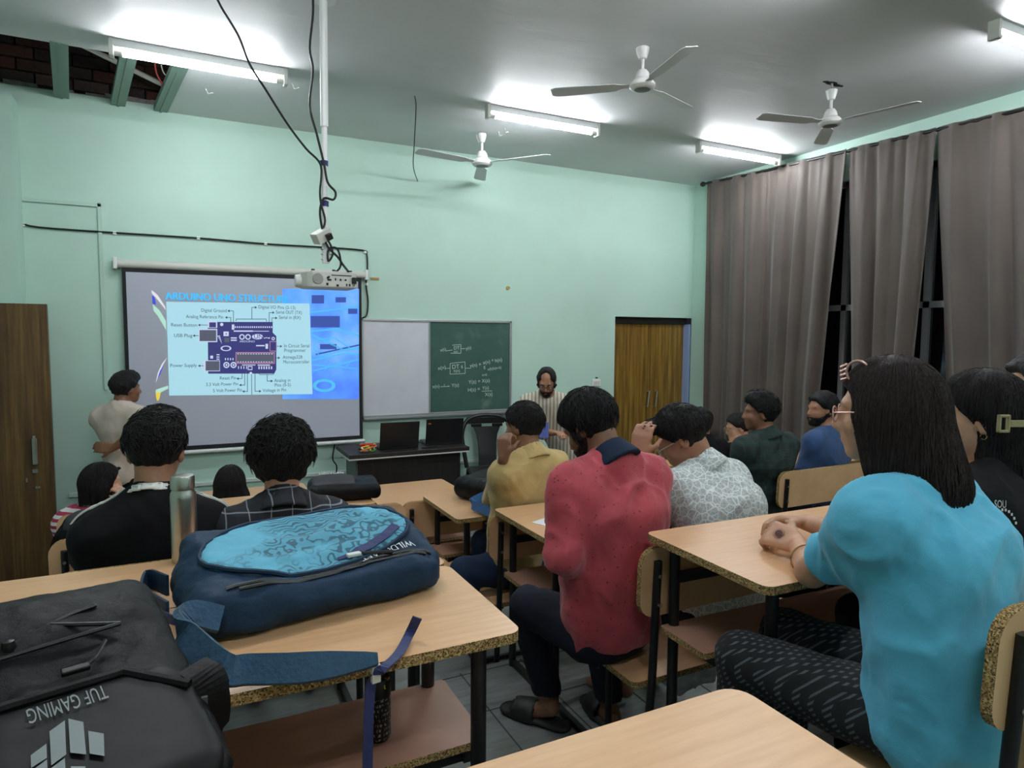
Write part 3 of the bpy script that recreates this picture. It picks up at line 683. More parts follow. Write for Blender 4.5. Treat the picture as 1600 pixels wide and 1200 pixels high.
tag(tr.build('low_trunking', plain('pale_trunking', (200, 212, 206), .5), None, bevel=.003), 'long pale trunking running low along the front wall behind the desk', 'trunking')
p = onY(931, 598, YF-.01)
sk = empty('wall_socket', p); tag(sk, 'white switch socket on the wall beside the double door', 'socket')
MB().b2((-.05, -.012, -.035), (.05, .012, .035)).build('plate', M_WHITE, sk, bevel=.005)
for dx in (-.025, .0, .025): MB().b2((dx-.008, -.017, -.015), (dx+.008, -.010, .015)).build('switch', M_GREYWHITE, sk)
MB().b2((-.006, -.016, .045), (.012, .0, .058)).build('switch_top', M_DARK, sk)
tp = onY(586, 436, YF-.005)
tag(MB().b2(tp-[.04, .002, .008], tp+[.035, .003, .012]).build('tape_strip', plain('brown_tape', (176, 140, 80), .6), None), 'bit of brown tape on the wall beside the screen roller', 'tape')
tp = onY(794, 450, YF-.004)
tag(MB().prism([(-.02, -.012), (.0, -.02), (.02, -.004), (.018, .012), (-.005, .018), (-.02, .008)], -.003, .003, 0, (tp, (1, 0, 0), (0, 0, 1), (0, -1, 0))).build('wall_patch', plain('ochre_patch', (170, 150, 80), .8), None), 'small ochre patch on the bare green wall above the chalkboard', 'patch')
dc = MB().tube(spline(wallpts([(524, 690), (521, 705), (520, 718), (526, 728), (525, 742)], YF-.02), 5), .006, 6)
tag(dc.build('hanging_cable', M_CABLE, None, True), 'short black cable hanging below the screen beside the dark desk', 'cable')

# ------------------------------------------------------------------ projector on its pole
PX, PY = .655, 3.45
pj = empty('projector_mount', (PX, PY, ZC)); tag(pj, 'white ceiling pole carrying the projector with clamp', 'mount')
MB().lathe([(.06, -.01), (.06, 0)], 20).build('ceiling_plate', M_WHITE, pj)
MB().tube([(0, 0, 0), (-.004, 0, -.62)], .019, 14).build('outer_pole', M_WHITE, pj, True)
MB().tube([(-.004, 0, -.62), (-.010, 0, -1.22)], .014, 14).build('inner_pole', M_WHITE, pj, True)
for z in (-.80, -1.0): MB().lathe([(.02, z-.012), (.021, z+.012)], 12, (-.008, 0, 0)).build('blue_tie', plain('blue_tape', (38, 40, 105), .6), pj)
MB().b2((-.022, -.02, -1.30), (.012, .02, -1.21)).build('clamp', M_WHITE, pj, bevel=.005)
for z in (-1.23, -1.255, -1.28): MB().tube([(-.032, -.01, z), (.02, -.01, z)], .004, 8).build('clamp_bolt', M_STEEL, pj)
Rb = np.array(Euler((.15, -.55, .35)).to_matrix())
MB().box((-.03, -.03, -1.165), (.045, .03, .028), Rb).build('junction_box', M_GREYWHITE, pj, bevel=.004)
MB().box((.0, -.065, -1.172), (.014, .012, .016), Rb).build('box_plug', M_DARK, pj, bevel=.003)
pr = empty('projector', (PX, PY, ZC-1.385)); tag(pr, 'white projector hanging upside down with ports facing the room', 'projector')
bdm = MB(); outl = []
for a in np.linspace(-math.pi/2, math.pi/2, 9): outl.append((-.075-.055*math.cos(a)*1.0, -.10*math.sin(a)*1.0))
ou = [(-.11, -.075), (-.09, -.098), (-.05, -.105), (.12, -.105), (.13, -.09), (.13, .09), (.12, .10), (-.09, .10), (-.125, .07), (-.13, 0)]
bdm.prism(ou, -.042, .040)
bdm.build('body', M_GREYWHITE, pr, bevel=.014)
MB().lathe([(.030, -.02), (.034, 0), (.030, .02)], 18, (-.135, .02, -.006), np.array([[0, 0, -1], [0, 1, 0], [1, 0, 0]])).build('lens_cover', M_WHITE, pr, True)
Rf = np.array([[1, 0, 0], [0, 0, -1], [0, 1, 0.]])
MB().lathe([(.026, 0), (.024, .004)], 24, (-.065, -.105, 0), Rf).build('speaker_grille', plain('grey_grille', (150, 150, 145), .7), pr)
pm = MB()
for x, z, w_, h_ in ((-.01, -.004, .020, .004), (.02, .0, .006, .006), (.045, -.002, .008, .005), (.07, -.002, .009, .004), (-.02, -.025, .01, .006), (.03, -.03, .012, .005), (.075, -.026, .006, .006), (.09, -.026, .008, .005), (.112, -.028, .004, .004)):
    pm.b2((x-w_/2, -.1075, z-h_), (x+w_/2, -.104, z+h_))
pm.b2((-.0, -.107, .018), (.10, -.1045, .022))
pm.build('ports', M_DARK, pr)
MB().b2((.10, -.122, -.02), (.122, -.10, .012)).build('power_plug', M_DARK, pr, bevel=.003)
for x, y in ((-.08, -.06), (.02, -.07), (.105, -.06)): MB().lathe([(.010, .04), (.008, .05)], 12, (x, y, 0)).build('foot', M_DARK, pr)
cb = MB()
zc = ZC
P3 = lambda x, y, Y=PY-.03: onY(x, y, Y)
cb.tube(spline([P3(488, -30), P3(489, 20), P3(484, 75), P3(489, 110), P3(484, 165), P3(495, 210), P3(506, 255), P3(512, 285), P3(524, 300), P3(521, 312), P3(506, 310), P3(500, 330), P3(504, 360), P3(512, 385), P3(528, 402), P3(536, 414), P3(544, 424, PY-.115)], 5), .006, 6)
cbo = cb.build('projector_power_cable', M_CABLE, None, True); tag(cbo, 'black cable hanging straight down the projector pole with a loop', 'cable')
cb = MB()
cb.tube(spline([P3(330, -25, 3.3), P3(345, 10, 3.3), P3(372, 55, 3.32), P3(390, 100, 3.34), P3(415, 140, 3.36), P3(450, 195), P3(478, 232), P3(501, 258), P3(500, 300), P3(502, 320), P3(508, 345), P3(502, 368), P3(514, 378), P3(520, 396), P3(513, 408), P3(513, 390), P3(526, 388), P3(532, 405), P3(530, 420), P3(512, 434, PY-.112)], 5), .0055, 6)
tag(cb.build('projector_signal_cable', M_CABLE, None, True), 'black cable slanting from the ceiling to the projector pole', 'cable')

# ------------------------------------------------------------------ teacher's desk, laptops, chair
M_DK = mat_doorwood('dark_wenge_laminate', (22, 18, 17), (36, 30, 29), (46, 38, 36))
td = empty('teacher_desk', (1.60, 5.30, .26)); tag(td, 'dark brown teacher desk with pale edge strip below the screen', 'desk')
MB().b2((-.50, -.28, .70), (.50, .22, .735)).build('desk_top', M_DK, td, bevel=.003)
MB().b2((-.50, -.283, .692), (.50, -.278, .702)).b2((-.503, -.28, .692), (-.498, .22, .702)).build('edge_strip', M_GREYWHITE, td)
MB().b2((-.41, -.17, .02), (.445, -.15, .70)).build('front_panel', M_DK, td)
for z in (.19, .12): MB().b2((-.41, -.174, z), (.445, -.170, z+.008)).build('panel_groove', plain('pale_groove', (90, 84, 80), .5), td)
MB().b2((-.425, -.17, .02), (-.405, .18, .70)).build('side_panel', plain('grey_green_reflection', (92, 104, 98), .5), td)  # light reflected on this side is put into its colour
MB().b2((.44, -.17, .02), (.46, .18, .70)).build('side_panel', M_DK, td)
def laptop(x, y, rz, label, logo=False):
    t = empty('laptop', (x, y, .997), rz)
    MB().b2((-.16, 0, 0), (.16, .22, .018)).build('base', M_DARK, t, bevel=.004)
    ex, ey = np.array([1., 0, 0]), np.array([0, -.22, .975]); ld = MB()
    ld.prism([(-.16, 0), (.16, 0), (.16, .215), (-.16, .215)], -.005, .005, 0, ((0, .0, .016), ex, ey/np.linalg.norm(ey), np.cross(ex, ey/np.linalg.norm(ey))))
    ld.build('lid', plain('black_laptop_lid', (17, 17, 20), .4), t, bevel=.003)
    if logo:
        lg = MB(); e2 = ey/np.linalg.norm(ey)
        lg.prism([(-.145, .17), (-.12, .17), (-.12, .182), (-.145, .182)], .0052, .006, 0, ((0, 0, .016), ex, e2, np.cross(ex, e2)))
        lg.build('lid_sticker', plain('red_sticker', (200, 90, 70), .5), t)
    tag(t, label, 'laptop'); return t
laptop(1.53, 5.14, -.05, 'black laptop open beside the coloured wire bundle')
laptop(1.94, 5.20, -.12, 'black laptop open nearer the plastic chair, small red sticker on its lid', True)
random.seed(5)
wb = empty('wire_bundle', (1.27, 5.12, .997)); tag(wb, 'tangle of red, yellow and green jumper wires on the dark desk', 'wires')
for i in range(16):
    c_ = [(200, 40, 40), (235, 190, 50), (60, 150, 70), (230, 225, 220), (60, 60, 70), (220, 110, 60)][i % 6]
    pts = [np.array([random.uniform(-.07, .07), random.uniform(-.05, .05), random.uniform(.005, .06)]) for _ in range(4)]
    MB().tube(spline(pts, 4), .006, 6).build('jumper_wire', plain('jumper_%d' % (i % 6), c_, .5), wb, True)
dcb = MB().tube(spline([(1.66, 5.18, 1.0), (1.72, 5.2, 1.03), (1.78, 5.12, 1.003), (1.70, 5.08, 1.002), (1.84, 5.1, 1.003)], 5), .005, 6)
tag(dcb.build('laptop_cable', M_CABLE, None, True), 'thin cable lying between the two laptops', 'cable')
# plastic chair
ch = empty('plastic_chair', (2.45, 5.34, .26), math.radians(-14)); tag(ch, 'black moulded plastic chair standing beside the dark desk', 'chair')
cs = MB(); 
cs.prism([(-.20, -.22), (.20, -.22), (.215, -.1), (.20, .19), (-.20, .19), (-.215, -.1)], .42, .45)
cs.build('seat', M_DARK, ch, bevel=.012)
for sx in (-1, 1):
    MB().tube([(sx*.19, -.20, .43), (sx*.205, -.22, .2), (sx*.22, -.245, 0)], [.024, .021, .019], 8).build('leg', M_DARK, ch, True)
    MB().tube([(sx*.18, .18, .43), (sx*.195, .22, .2), (sx*.21, .25, 0)], [.024, .021, .019], 8).build('leg', M_DARK, ch, True)
bk = MB()
bk.tube(spline([(-.20, .17, .44), (-.225, .20, .60), (-.235, .235, .76), (-.17, .262, .88), (0, .272, .915), (.17, .262, .88), (.235, .235, .76), (.225, .20, .60), (.20, .17, .44)], 6), .020, 10)
bk.build('back_frame', M_DARK, ch, True)
sp = MB(); rows = [(.45, .085, .185), (.55, .085, .2), (.66, .088, .222), (.74, .10, .238), (.81, .13, .25)]
R0 = [(x, y, z) for z, x, y in rows]; vs = []
for x, y, z in R0: vs += [(-x, y, z), (x, y, z), (x, y+.012, z), (-x, y+.012, z)]
fs = [(0, 1, 2, 3)[::-1]]
for i in range(len(R0)-1):
    for k in range(4): fs.append((i*4+k, i*4+(k+1) % 4, i*4+4+(k+1) % 4, i*4+4+k))
sp.add(vs, fs)
def bar(x0, x1, z0, z1, y0, y1): sp.b2((x0, y0, z0), (x1, y1, z1))
bar(-.15, -.05, .81, .84, .247, .262); bar(.05, .15, .81, .84, .247, .262); bar(-.17, .17, .84, .90, .25, .268)
sp.build('back_splat', M_DARK, ch, bevel=.005)

# ------------------------------------------------------------------ signed-distance modelling helpers
def _l(a): return np.sqrt((a*a).sum(-1))
def cap(P, a, b, ra, rb=None):
    a = np.asarray(a, float); b = np.asarray(b, float); rb = ra if rb is None else rb
    ba = b-a; q = P-a; t = np.clip((q@ba)/max(ba@ba, 1e-12), 0, 1)
    return _l(q-t[..., None]*ba)-(ra+(rb-ra)*t)
def ecap(P, a, b, ra, rb, side, sx):
    """capsule stretched sideways by sx"""
    side = np.asarray(side, float); a = np.asarray(a, float); b = np.asarray(b, float)
    k = ((P-a)@side)*(1-1/sx); Q = P-k[..., None]*side
    kb = ((b-a)@side)*(1-1/sx); return cap(Q, a, b-kb*side, ra, rb)
def ell(P, c, r, R=None):
    q = P-np.asarray(c, float)
    if R is not None: q = q@R
    r = np.asarray(r, float); k0 = _l(q/r); k1 = _l(q/(r*r))+1e-9
    return k0*(k0-1)/k1
def rbox(P, c, h, r=0.0, R=None):
    q = P-np.asarray(c, float)
    if R is not None: q = q@R
    d = np.abs(q)-(np.asarray(h, float)-r)
    return _l(np.maximum(d, 0))+np.minimum(d.max(-1), 0)-r
def smin(a, b, k=.03):
    h = np.clip(.5+.5*(b-a)/k, 0, 1); return b+(a-b)*h-k*h*(1-h)
def smax(a, b, k=.01): return -smin(-a, -b, k)
_rs = np.random.RandomState(7); _perm = _rs.permutation(512); _grad = _rs.randn(512)
def vnoise(P):
    """smooth value noise, about -1..1"""
    i = np.floor(P).astype(int); f = P-i; u = f*f*(3-2*f); out = 0
    for dx in (0, 1):
        for dy in (0, 1):
            for dz in (0, 1):
                h = _perm[(_perm[(_perm[(i[..., 0]+dx) & 511]+i[..., 1]+dy) & 511]+i[..., 2]+dz) & 511]
                g = np.clip(_grad[h]*.6, -1, 1)
                out = out+g*(u[..., 0] if dx else 1-u[..., 0])*(u[..., 1] if dy else 1-u[..., 1])*(u[..., 2] if dz else 1-u[..., 2])
    return out
def fbm(P, oct=3): return sum(vnoise(P*2**k+17.3*k)/2**k for k in range(oct))
def surface(fn, lo, hi, h):
    """mesh the zero level of fn (surface nets, evaluated only near the surface)"""
    B = 4; lo = np.asarray(lo, float); n = np.maximum(1, np.ceil((np.asarray(hi, float)-lo)/(h*B)).astype(int))
    c = np.stack(np.meshgrid(*[(np.arange(k)+.5)*B*h for k in n], indexing='ij'), -1)+lo
    dc = fn(c.reshape(-1, 3)).reshape(n); near = np.abs(dc) < B*h*1.35
    D = np.repeat(np.repeat(np.repeat(dc, B, 0), B, 1), B, 2)
    idx = np.argwhere(near); g = np.stack(np.meshgrid(*[np.arange(B)]*3, indexing='ij'), -1).reshape(-1, 3)
    vi = (idx[:, None, :]*B+g[None]).reshape(-1, 3)
    val = np.empty(len(vi)); CH = 200000
    for s in range(0, len(vi), CH): val[s:s+CH] = fn(lo+(vi[s:s+CH]+.5)*h)
    D[vi[:, 0], vi[:, 1], vi[:, 2]] = val
    for ax in range(3):
        sl = [slice(None)]*3; sl[ax] = 0; D[tuple(sl)] = np.maximum(D[tuple(sl)], h*.5); sl[ax] = -1; D[tuple(sl)] = np.maximum(D[tuple(sl)], h*.5)
    ins = D < 0; sh = np.array(D.shape)-1
    acc = np.zeros((*sh, 3)); cnt = np.zeros(sh)
    def sub(A, o): return A[o[0]:o[0]+sh[0], o[1]:o[1]+sh[1], o[2]:o[2]+sh[2]]
    for ax in range(3):
        e = [0, 0, 0]; e[ax] = 1
        for o1 in (0, 1):
            for o2 in (0, 1):
                o = [0, 0, 0]; o[(ax+1) % 3] = o1; o[(ax+2) % 3] = o2; p = [o[i]+e[i] for i in range(3)]
                a, b = sub(D, o), sub(D, p); cr = (a < 0) != (b < 0)
                ii = np.nonzero(cr); t = a[ii]/(a[ii]-b[ii]); pt = np.empty((len(t), 3))
                pt[:] = o; pt[:, ax] += t; acc[ii] += pt; cnt[ii] += 1
    ii = np.nonzero(cnt); vid = -np.ones(sh, int); vid[ii] = np.arange(len(ii[0]))
    V = lo+(np.stack(ii, -1)+acc[ii]/cnt[ii][:, None]+.5)*h
    F = []
    for ax in range(3):
        b_, c_ = (ax+1) % 3, (ax+2) % 3; s0 = [slice(1, -1)]*3; s1 = [slice(1, -1)]*3; s0[ax] = slice(0, -1); s1[ax] = slice(1, None)
        A, Bv = ins[tuple(s0)], ins[tuple(s1)]; q = np.argwhere(A != Bv)
        if not len(q): continue
        off = np.ones(3, int); off[ax] = 0; q = q+off; st = A[tuple((q-off).T)]
        def at_(db, dc2): w_ = q.copy(); w_[:, b_] += db; w_[:, c_] += dc2; return vid[w_[:, 0], w_[:, 1], w_[:, 2]]
        quad = np.stack([at_(-1, -1), at_(0, -1), at_(0, 0), at_(-1, 0)], -1); quad[~st] = quad[~st][:, ::-1]; F.append(quad)
    F = np.concatenate(F); F = F[(F >= 0).all(1)]
    return V, F
def vnormals(V, F):
    n = np.zeros_like(V); fn_ = np.cross(V[F[:, 2]]-V[F[:, 0]], V[F[:, 3]]-V[F[:, 1]])
    for k in range(4): np.add.at(n, F[:, k], fn_)
    return n/(_l(n)[:, None]+1e-12)
def relax(V, F, it=2, lam=.5):
    for _ in range(it):
        s = np.zeros_like(V); c = np.zeros(len(V))
        for a, b in ((0, 1), (1, 2), (2, 3), (3, 0)):
            np.add.at(s, F[:, a], V[F[:, b]]); np.add.at(s, F[:, b], V[F[:, a]]); np.add.at(c, F[:, a], 1); np.add.at(c, F[:, b], 1)
        V = V+lam*(s/np.maximum(c, 1)[:, None]-V)
    return V
def qmesh(name, V, F, mat, parent=None):
    me = bpy.data.meshes.new(name); me.vertices.add(len(V)); me.vertices.foreach_set('co', V.astype(np.float32).ravel())
    me.loops.add(F.size); me.loops.foreach_set('vertex_index', F.astype(np.int32).ravel())
    me.polygons.add(len(F)); me.polygons.foreach_set('loop_start', np.arange(0, F.size, 4, dtype=np.int32))
    try: me.polygons.foreach_set('loop_total', np.full(len(F), 4, np.int32))
    except Exception: pass
    me.polygons.foreach_set('use_smooth', np.ones(len(F), bool)); me.update(calc_edges=True); me.validate()
    me.materials.append(mat); o = bpy.data.objects.new(name, me); COL.objects.link(o)
    if parent is not None: o.parent = parent
    return o
def sdf_obj(name, fn, lo, hi, h, mat, parent=None, it=1, disp=None):
    V, F = surface(fn, lo, hi, h)
    if not len(V): return None
    V = relax(V, F, it)
    if disp is not None: V = V+vnormals(V, F)*disp(V)[:, None]
    return qmesh(name, V, F, mat, parent)

# ------------------------------------------------------------------ desks joined to their benches
M_SHELF = plain('mauve_brown_laminate', (172, 130, 112), .35, var=.08, vscale=4)
def rr(x0, y0, x1, y1, r, n=5):
    out = []
    for cx_, cy_, a0 in ((x1-r, y0+r, -90), (x1-r, y1-r, 0), (x0+r, y1-r, 90), (x0+r, y0+r, 180)):
        for k in range(n+1): a = math.radians(a0+90*k/n); out.append((cx_+r*math.cos(a), cy_+r*math.sin(a)))
    return out
def board(name, poly, t, parent, frame=None, top=None):
    """board with laminate faces and raw chipboard edge"""
    mb = MB(); n = len(poly); mb.prism(poly, 0, t, 1, frame); k = len(mb.m); mb.m[k-n-2] = 0; mb.m[k-n-1] = 0
    return mb.build(name, [top or M_LAM, M_CHIP], parent)
def desk(xl, xr, yn, yf, zt, zf, label, rot=0.0, bl=None, br=None, bench=True, shelf=True, back=True, boff=0.0, sh0=.185):
    t = empty('school_desk', (xl, yn, zf), math.radians(rot)); Ln, D, Ht = xr-xl, yf-yn, zt-zf
    board('tabletop', rr(0, 0, Ln, D, .028), .022, t).location = (0, 0, Ht-.022)
    if shelf: board('shelf', rr(.03, sh0, Ln-.03, D-.045, .012), .018, t, None, M_SHELF).location = (0, 0, Ht-.30)
    ix = .075
    for x in (ix, Ln-ix):
        for y in (.055, D-.055): MB().tube([(x, y, 0), (x, y, Ht-.022)], .0165, 12).build('leg', M_BLACKMETAL, t, True)
        MB().b2((x-.011, -.52 if bench else .05, .008), (x+.011, D-.05, .030)).build('floor_rail', M_BLACKMETAL, t)
        MB().b2((x-.010, sh0, Ht-.325), (x+.010, D-.03, Ht-.302)).build('shelf_rail', M_BLACKMETAL, t)
    MB().b2((ix, D-.066, Ht-.15), (Ln-ix, D-.046, Ht-.12)).build('cross_rail', M_BLACKMETAL, t)
    MB().b2((ix, sh0+.008, Ht-.325), (Ln-ix, sh0+.026, Ht-.302)).build('cross_rail', M_BLACKMETAL, t)
    if bench:
        b0, b1 = (0 if bl is None else bl-xl), (Ln if br is None else br-xl)
        bn = lambda y: y+boff
        board('seat', rr(b0, bn(-.525), b1, bn(-.235), .025), .020, t).location = (0, 0, .40)
        for x in (b0+.09, b1-.09):
            MB().tube(spline([(x, bn(-.27), .012), (x, bn(-.265), .30), (x, bn(-.285), .375), (x, bn(-.34), .392), (x, bn(-.50), .392)], 4), .0125, 10).build('seat_leg', M_BLACKMETAL, t, True)
            if back:
                MB().tube([(x-.035, bn(-.505), .012), (x-.035, bn(-.545), .42), (x-.035, bn(-.562), .815)], .0135, 10).build('backrest_post', M_BLACKMETAL, t, True)
                for z in (.68, .77): MB().tube([(x-.035, bn(-.578), z), (x-.035, bn(-.570), z)], .006, 8).build('bolt', M_STEEL, t)
        MB().b2((b0+.09, bn(-.275), .008), (b1-.09, bn(-.257), .030)).build('floor_rail', M_BLACKMETAL, t)
        if back:
            board('backrest', rr(b0, 0, b1, .22, .055), .020, t, ((0, bn(-.527), .635), (1, 0, 0), (0, -.04, 1), (0, -1, -.04)))
    tag(t, label, 'desk', 'wooden school desks with joined benches'); return t
ZT1, ZT3, ZT4, ZT5, ZT2B, ZT2A, ZTM, ZT0 = 1.32, 1.14, 1.32, 1.50, .99, .82, 1.16, .98
desk(-.62, .60, 1.15, 1.58, ZT1, .60, 'wooden desk carrying the two big backpacks, drink can on its shelf', sh0=.11)
desk(-.62, .60, 1.585, 1.93, ZT1, .42, 'wooden desk pushed against the backpack desk, steel bottle on it', bench=False, shelf=False)
desk(1.222, 2.20, 2.15, 2.645, ZT3, .42, 'wooden desk in front of the red shirt and white shirt men', boff=-.03)
desk(1.235, 2.62, 1.10, 1.59, ZT4, .60, 'wooden desk the girl in the blue T-shirt leans on', -1.5, boff=.05, sh0=.245)
desk(-.40, .586, .10, .565, ZT5, .78, 'scratched wooden desk with nothing standing on its top, behind the backpack desk', bench=False)
desk(1.205, 2.12, 3.04, 3.595, ZT2B, .26, 'wooden desk with the blue and black bag in front of the khaki shirt man', boff=.16, sh0=.30)
desk(1.09, 1.735, 3.94, 4.70, ZT2A, .10, 'short wooden desk nearest the dark teacher desk', boff=.22)
desk(-.345, .62, 2.64, 3.02, ZTM, .44, 'wooden desk of the black T-shirt and checked shirt men', boff=-.085)
desk(-.50, .93, 3.57, 4.05, ZT0, .26, 'wooden desk with the grey laptop bag on its end')
desk(-.64, .75, 4.62, 5.0, .82, .10, 'wooden desk in front of the girls, closest to the beige T-shirt student', boff=.05)
desk(3.15, 4.87, 3.30, 3.75, .98, .26, 'wooden desk in front of the green checked shirt man')
desk(3.15, 4.55, 4.36, 4.80, .82, .10, 'wooden desk by the curtain corner, front row')

# ------------------------------------------------------------------ small things on the desks
bt = onZ(289, 876, ZT1); bo = empty('steel_bottle', (bt[0], bt[1], ZT1)); tag(bo, 'brushed steel water bottle standing upright on the backpack desk', 'bottle')
MB().lathe([(.028, 0), (.0310, .004), (.0316, .018), (.0316, .172), (.030, .184), (.0268, .190), (.0268, .194)], 36).build('body', M_STEEL, bo, True)
MB().lathe([(.0268, .193), (.0292, .195), (.0292, .224), (.027, .229), (.012, .230)], 36).build('cap', M_STEEL, bo, True)
cn = onZ(591, 1152, ZT1-.282); co = empty('drink_can', (cn[0], cn[1], ZT1-.282)); tag(co, 'tall black energy drink can on the shelf under the desk', 'can')
M_CAN, nt, b_ = new_mat('black_can_print'); v_ = coords(nt); s_ = N(nt, 'ShaderNodeSeparateXYZ'); L(nt, v_, s_.inputs[0])
nz = noise(nt, coords(nt, (300, 300, 90)), 1, 2); tx_ = mathn(nt, 'MULTIPLY', mathn(nt, 'GREATER_THAN', nz, .56), grid_lines(nt, s_, 2, .011, .006)); tx_ = mathn(nt, 'MULTIPLY', tx_, mathn(nt, 'LESS_THAN', s_.outputs[2], .10))
yl = mathn(nt, 'MULTIPLY', mathn(nt, 'GREATER_THAN', noise(nt, coords(nt, (40, 40, 40)), 1, 2), .6), mathn(nt, 'GREATER_THAN', s_.outputs[2], .105))
L(nt, mixc(nt, yl, mixc(nt, tx_, lin((22, 20, 20)), lin((150, 145, 140))), lin((225, 180, 40))), b_.inputs['Base Color']); b_.inputs['Roughness'].default_value = .3; b_.inputs['Metallic'].default_value = .3
MB().lathe([(.023, 0), (.028, .007), (.0285, .013), (.0285, .122), (.027, .130), (.024, .136)], 32).build('body', M_CAN, co, True)
MB().lathe([(.024, .134), (.0246, .139), (.0228, .139), (.0222, .134), (.004, .133)], 32).build('lid', plain('dark_can_lid', (60, 58, 58), .35, .8), co, True)
MB().b2((-.009, -.004, .1345), (.007, .007, .1365)).build('pull_tab', M_STEEL, co)
pp_ = onZ(845, 817, ZT3); tag(MB().box((pp_[0]+.05, pp_[1], ZT3+.001), (.07, .05, .001), np.array(Euler((0, 0, .4)).to_matrix())).build('paper_sheet', plain('paper', (232, 232, 236), .8), None), 'white paper sheet on the desk beside the red shirt man', 'paper')
ph = onZ(330, 880, ZT1); po = MB().box((ph[0], ph[1]-.0, ZT1+.006), (.030, .07, .005), np.array(Euler((0, 0, .5)).to_matrix())).build('phone', plain('dark_red_phone', (70, 22, 24), .25), None, bevel=.003)
tag(po, 'dark phone lying on the desk edge beside the bottle', 'phone')
pb = onZ(1075, 1060, .62); 
tag(sdf_obj('plastic_bag', lambda P: rbox(P, (pb[0], pb[1], .66), (.10, .07, .05), .03), (pb[0]-.2, pb[1]-.2, .55), (pb[0]+.2, pb[1]+.2, .8), .008, plain('crumpled_white_plastic', (205, 208, 214), .25, bmp=.8, bscale=30), None, 1, lambda V: .018*fbm(V*28)), 'crumpled white plastic bag on the floor below the bench', 'plastic bag')

# ------------------------------------------------------------------ bags
M_NAVY = mat_fabric('navy_bag_nylon', (26, 50, 74), .6, .35, 14)
M_TEAL = mat_fabric('teal_mesh_strap', (24, 66, 92), .8, .3, 60)
M_WEB = mat_fabric('navy_webbing', (34, 44, 96), .7, .2, 40)
M_BLK = mat_fabric('black_bag_nylon', (10, 10, 12), .55, .35, 14)
M_BLKL = plain('black_coated_panel', (11, 12, 13), .5, 0, .22, var=.15, vscale=8, bmp=.15, bscale=14)
M_GRYB = mat_fabric('grey_bag_cloth', (52, 52, 56), .8, .3, 14)
M_PRINT, nt, b_ = new_mat('turquoise_leaf_print'); v_ = coords(nt, (1, 1, 1)); wv = N(nt, 'ShaderNodeTexWave', wave_type='RINGS'); wv.inputs['Scale'].default_value = 38; wv.inputs['Distortion'].default_value = 14; wv.inputs['Detail'].default_value = 1; wv.inputs['Detail Scale'].default_value = .8
L(nt, v_, wv.inputs['Vector']); msk = ramp(nt, noise(nt, v_, 5, 2), [(.40, (0, 0, 0)), (.47, (1, 1, 1))]); ls = mathn(nt, 'MULTIPLY', mathn(nt, 'LESS_THAN', wv.outputs[1], .30), msk)
L(nt, mixc(nt, mathn(nt, 'MULTIPLY', ls, .75), mixc(nt, mathn(nt, 'MULTIPLY', msk, .35), lin((98, 178, 206)), lin((52, 110, 134))), lin((22, 62, 80))), b_.inputs['Base Color']); b_.inputs['Roughness'].default_value = .7
bump(nt, b_, noise(nt, v_, 14, 4), .3, .02)
# turquoise and navy backpack lying on the desk
bpk = empty('backpack', (.255, 1.535, ZT1+.008), math.radians(9)); tag(bpk, 'turquoise leaf-print and navy backpack lying on the desk', 'backpack')
_t = math.radians(17); R16 = np.array([[1, 0, 0], [0, math.cos(_t), -math.sin(_t)], [0, math.sin(_t), math.cos(_t)]])
def bp_body(P):
    d = rbox(P, (.0, .0, .062), (.265, .160, .046), .043, R16)
    d = smin(d, rbox(P, (0, .04, .045), (.25, .11, .042), .035), .04)
    d = smin(d, ell(P, (.13, .0, .068), (.16, .15, .062), R16), .03)
    d = smin(d, rbox(P, (-.20, -.02, .048), (.09, .13, .042), .04), .04)
    d = smin(d, cap(P, (-.20, -.135, .045), (.19, -.135, .05), .028, .032), .03)
    return d
def bp_wr(V): return .007*fbm(V*np.array([7, 22, 22]))+.003*fbm(V*40)
sdf_obj('body', bp_body, (-.36, -.25, -.01), (.36, .25, .24), .008, M_NAVY, bpk, 1, bp_wr)
def bp_reg(P): return ell(P*np.array([1, 1, 0]), (-.005, .005, 0), (.240, .122, 1))
sdf_obj('print_panel', lambda P: smax(smax(bp_body(P)-.007, bp_reg(P), .006), (.03+.3*(P[:, 1]))-P[:, 2], .004), (-.36, -.25, .05), (.36, .25, .25), .007, M_PRINT, bpk, 1, lambda V: .007*fbm(V*np.array([7, 22, 22]))+.004*fbm(V*14))
def loop_pts(z, n=40): return [np.array([-.005+.238*math.cos(a), .005+.124*math.sin(a), z]) for a in np.linspace(0, 2*math.pi, n)]
def top_z(fn, x, y, z0=.35, z1=0.0):
    zs = np.linspace(z0, z1, 120); d = fn(np.stack([np.full(120, x), np.full(120, y), zs], -1)); k = np.argmax(d < 0); return zs[k] if d[k] < 0 else z1
zp = [np.array([q[0], q[1], top_z(bp_body, q[0], q[1])+.006]) for q in loop_pts(0)]
MB().tube(zp, .0055, 6, cap=False).build('piping', M_NAVY, bpk, True)
for off, xa, xb in ((-.115, -.22, .24), (-.128, -.20, .22)):
    MB().tube([np.array([x, off-.008+.01*math.sin(x*9), top_z(bp_body, x, off)+.002]) for x in np.linspace(xa, xb, 30)], .004, 6).build('zip', M_DARK, bpk, True)
wbp = MB().ribbon([np.array([x, y, top_z(bp_body, x, y)+.008]) for x, y in ((.02, -.085), (.06, -.088), (.10, -.082), (.15, -.06), (.19, -.03))], (0, 1, .4), .022, .003)
wbp.build('side_webbing', M_WEB, bpk)
bk_ = MB(); q = np.array([.055, -.098, top_z(bp_body, .055, -.098)+.012]); bk_.box(q, (.016, .008, .004)); bk_.build('buckle', M_WHITE, bpk, bevel=.002)
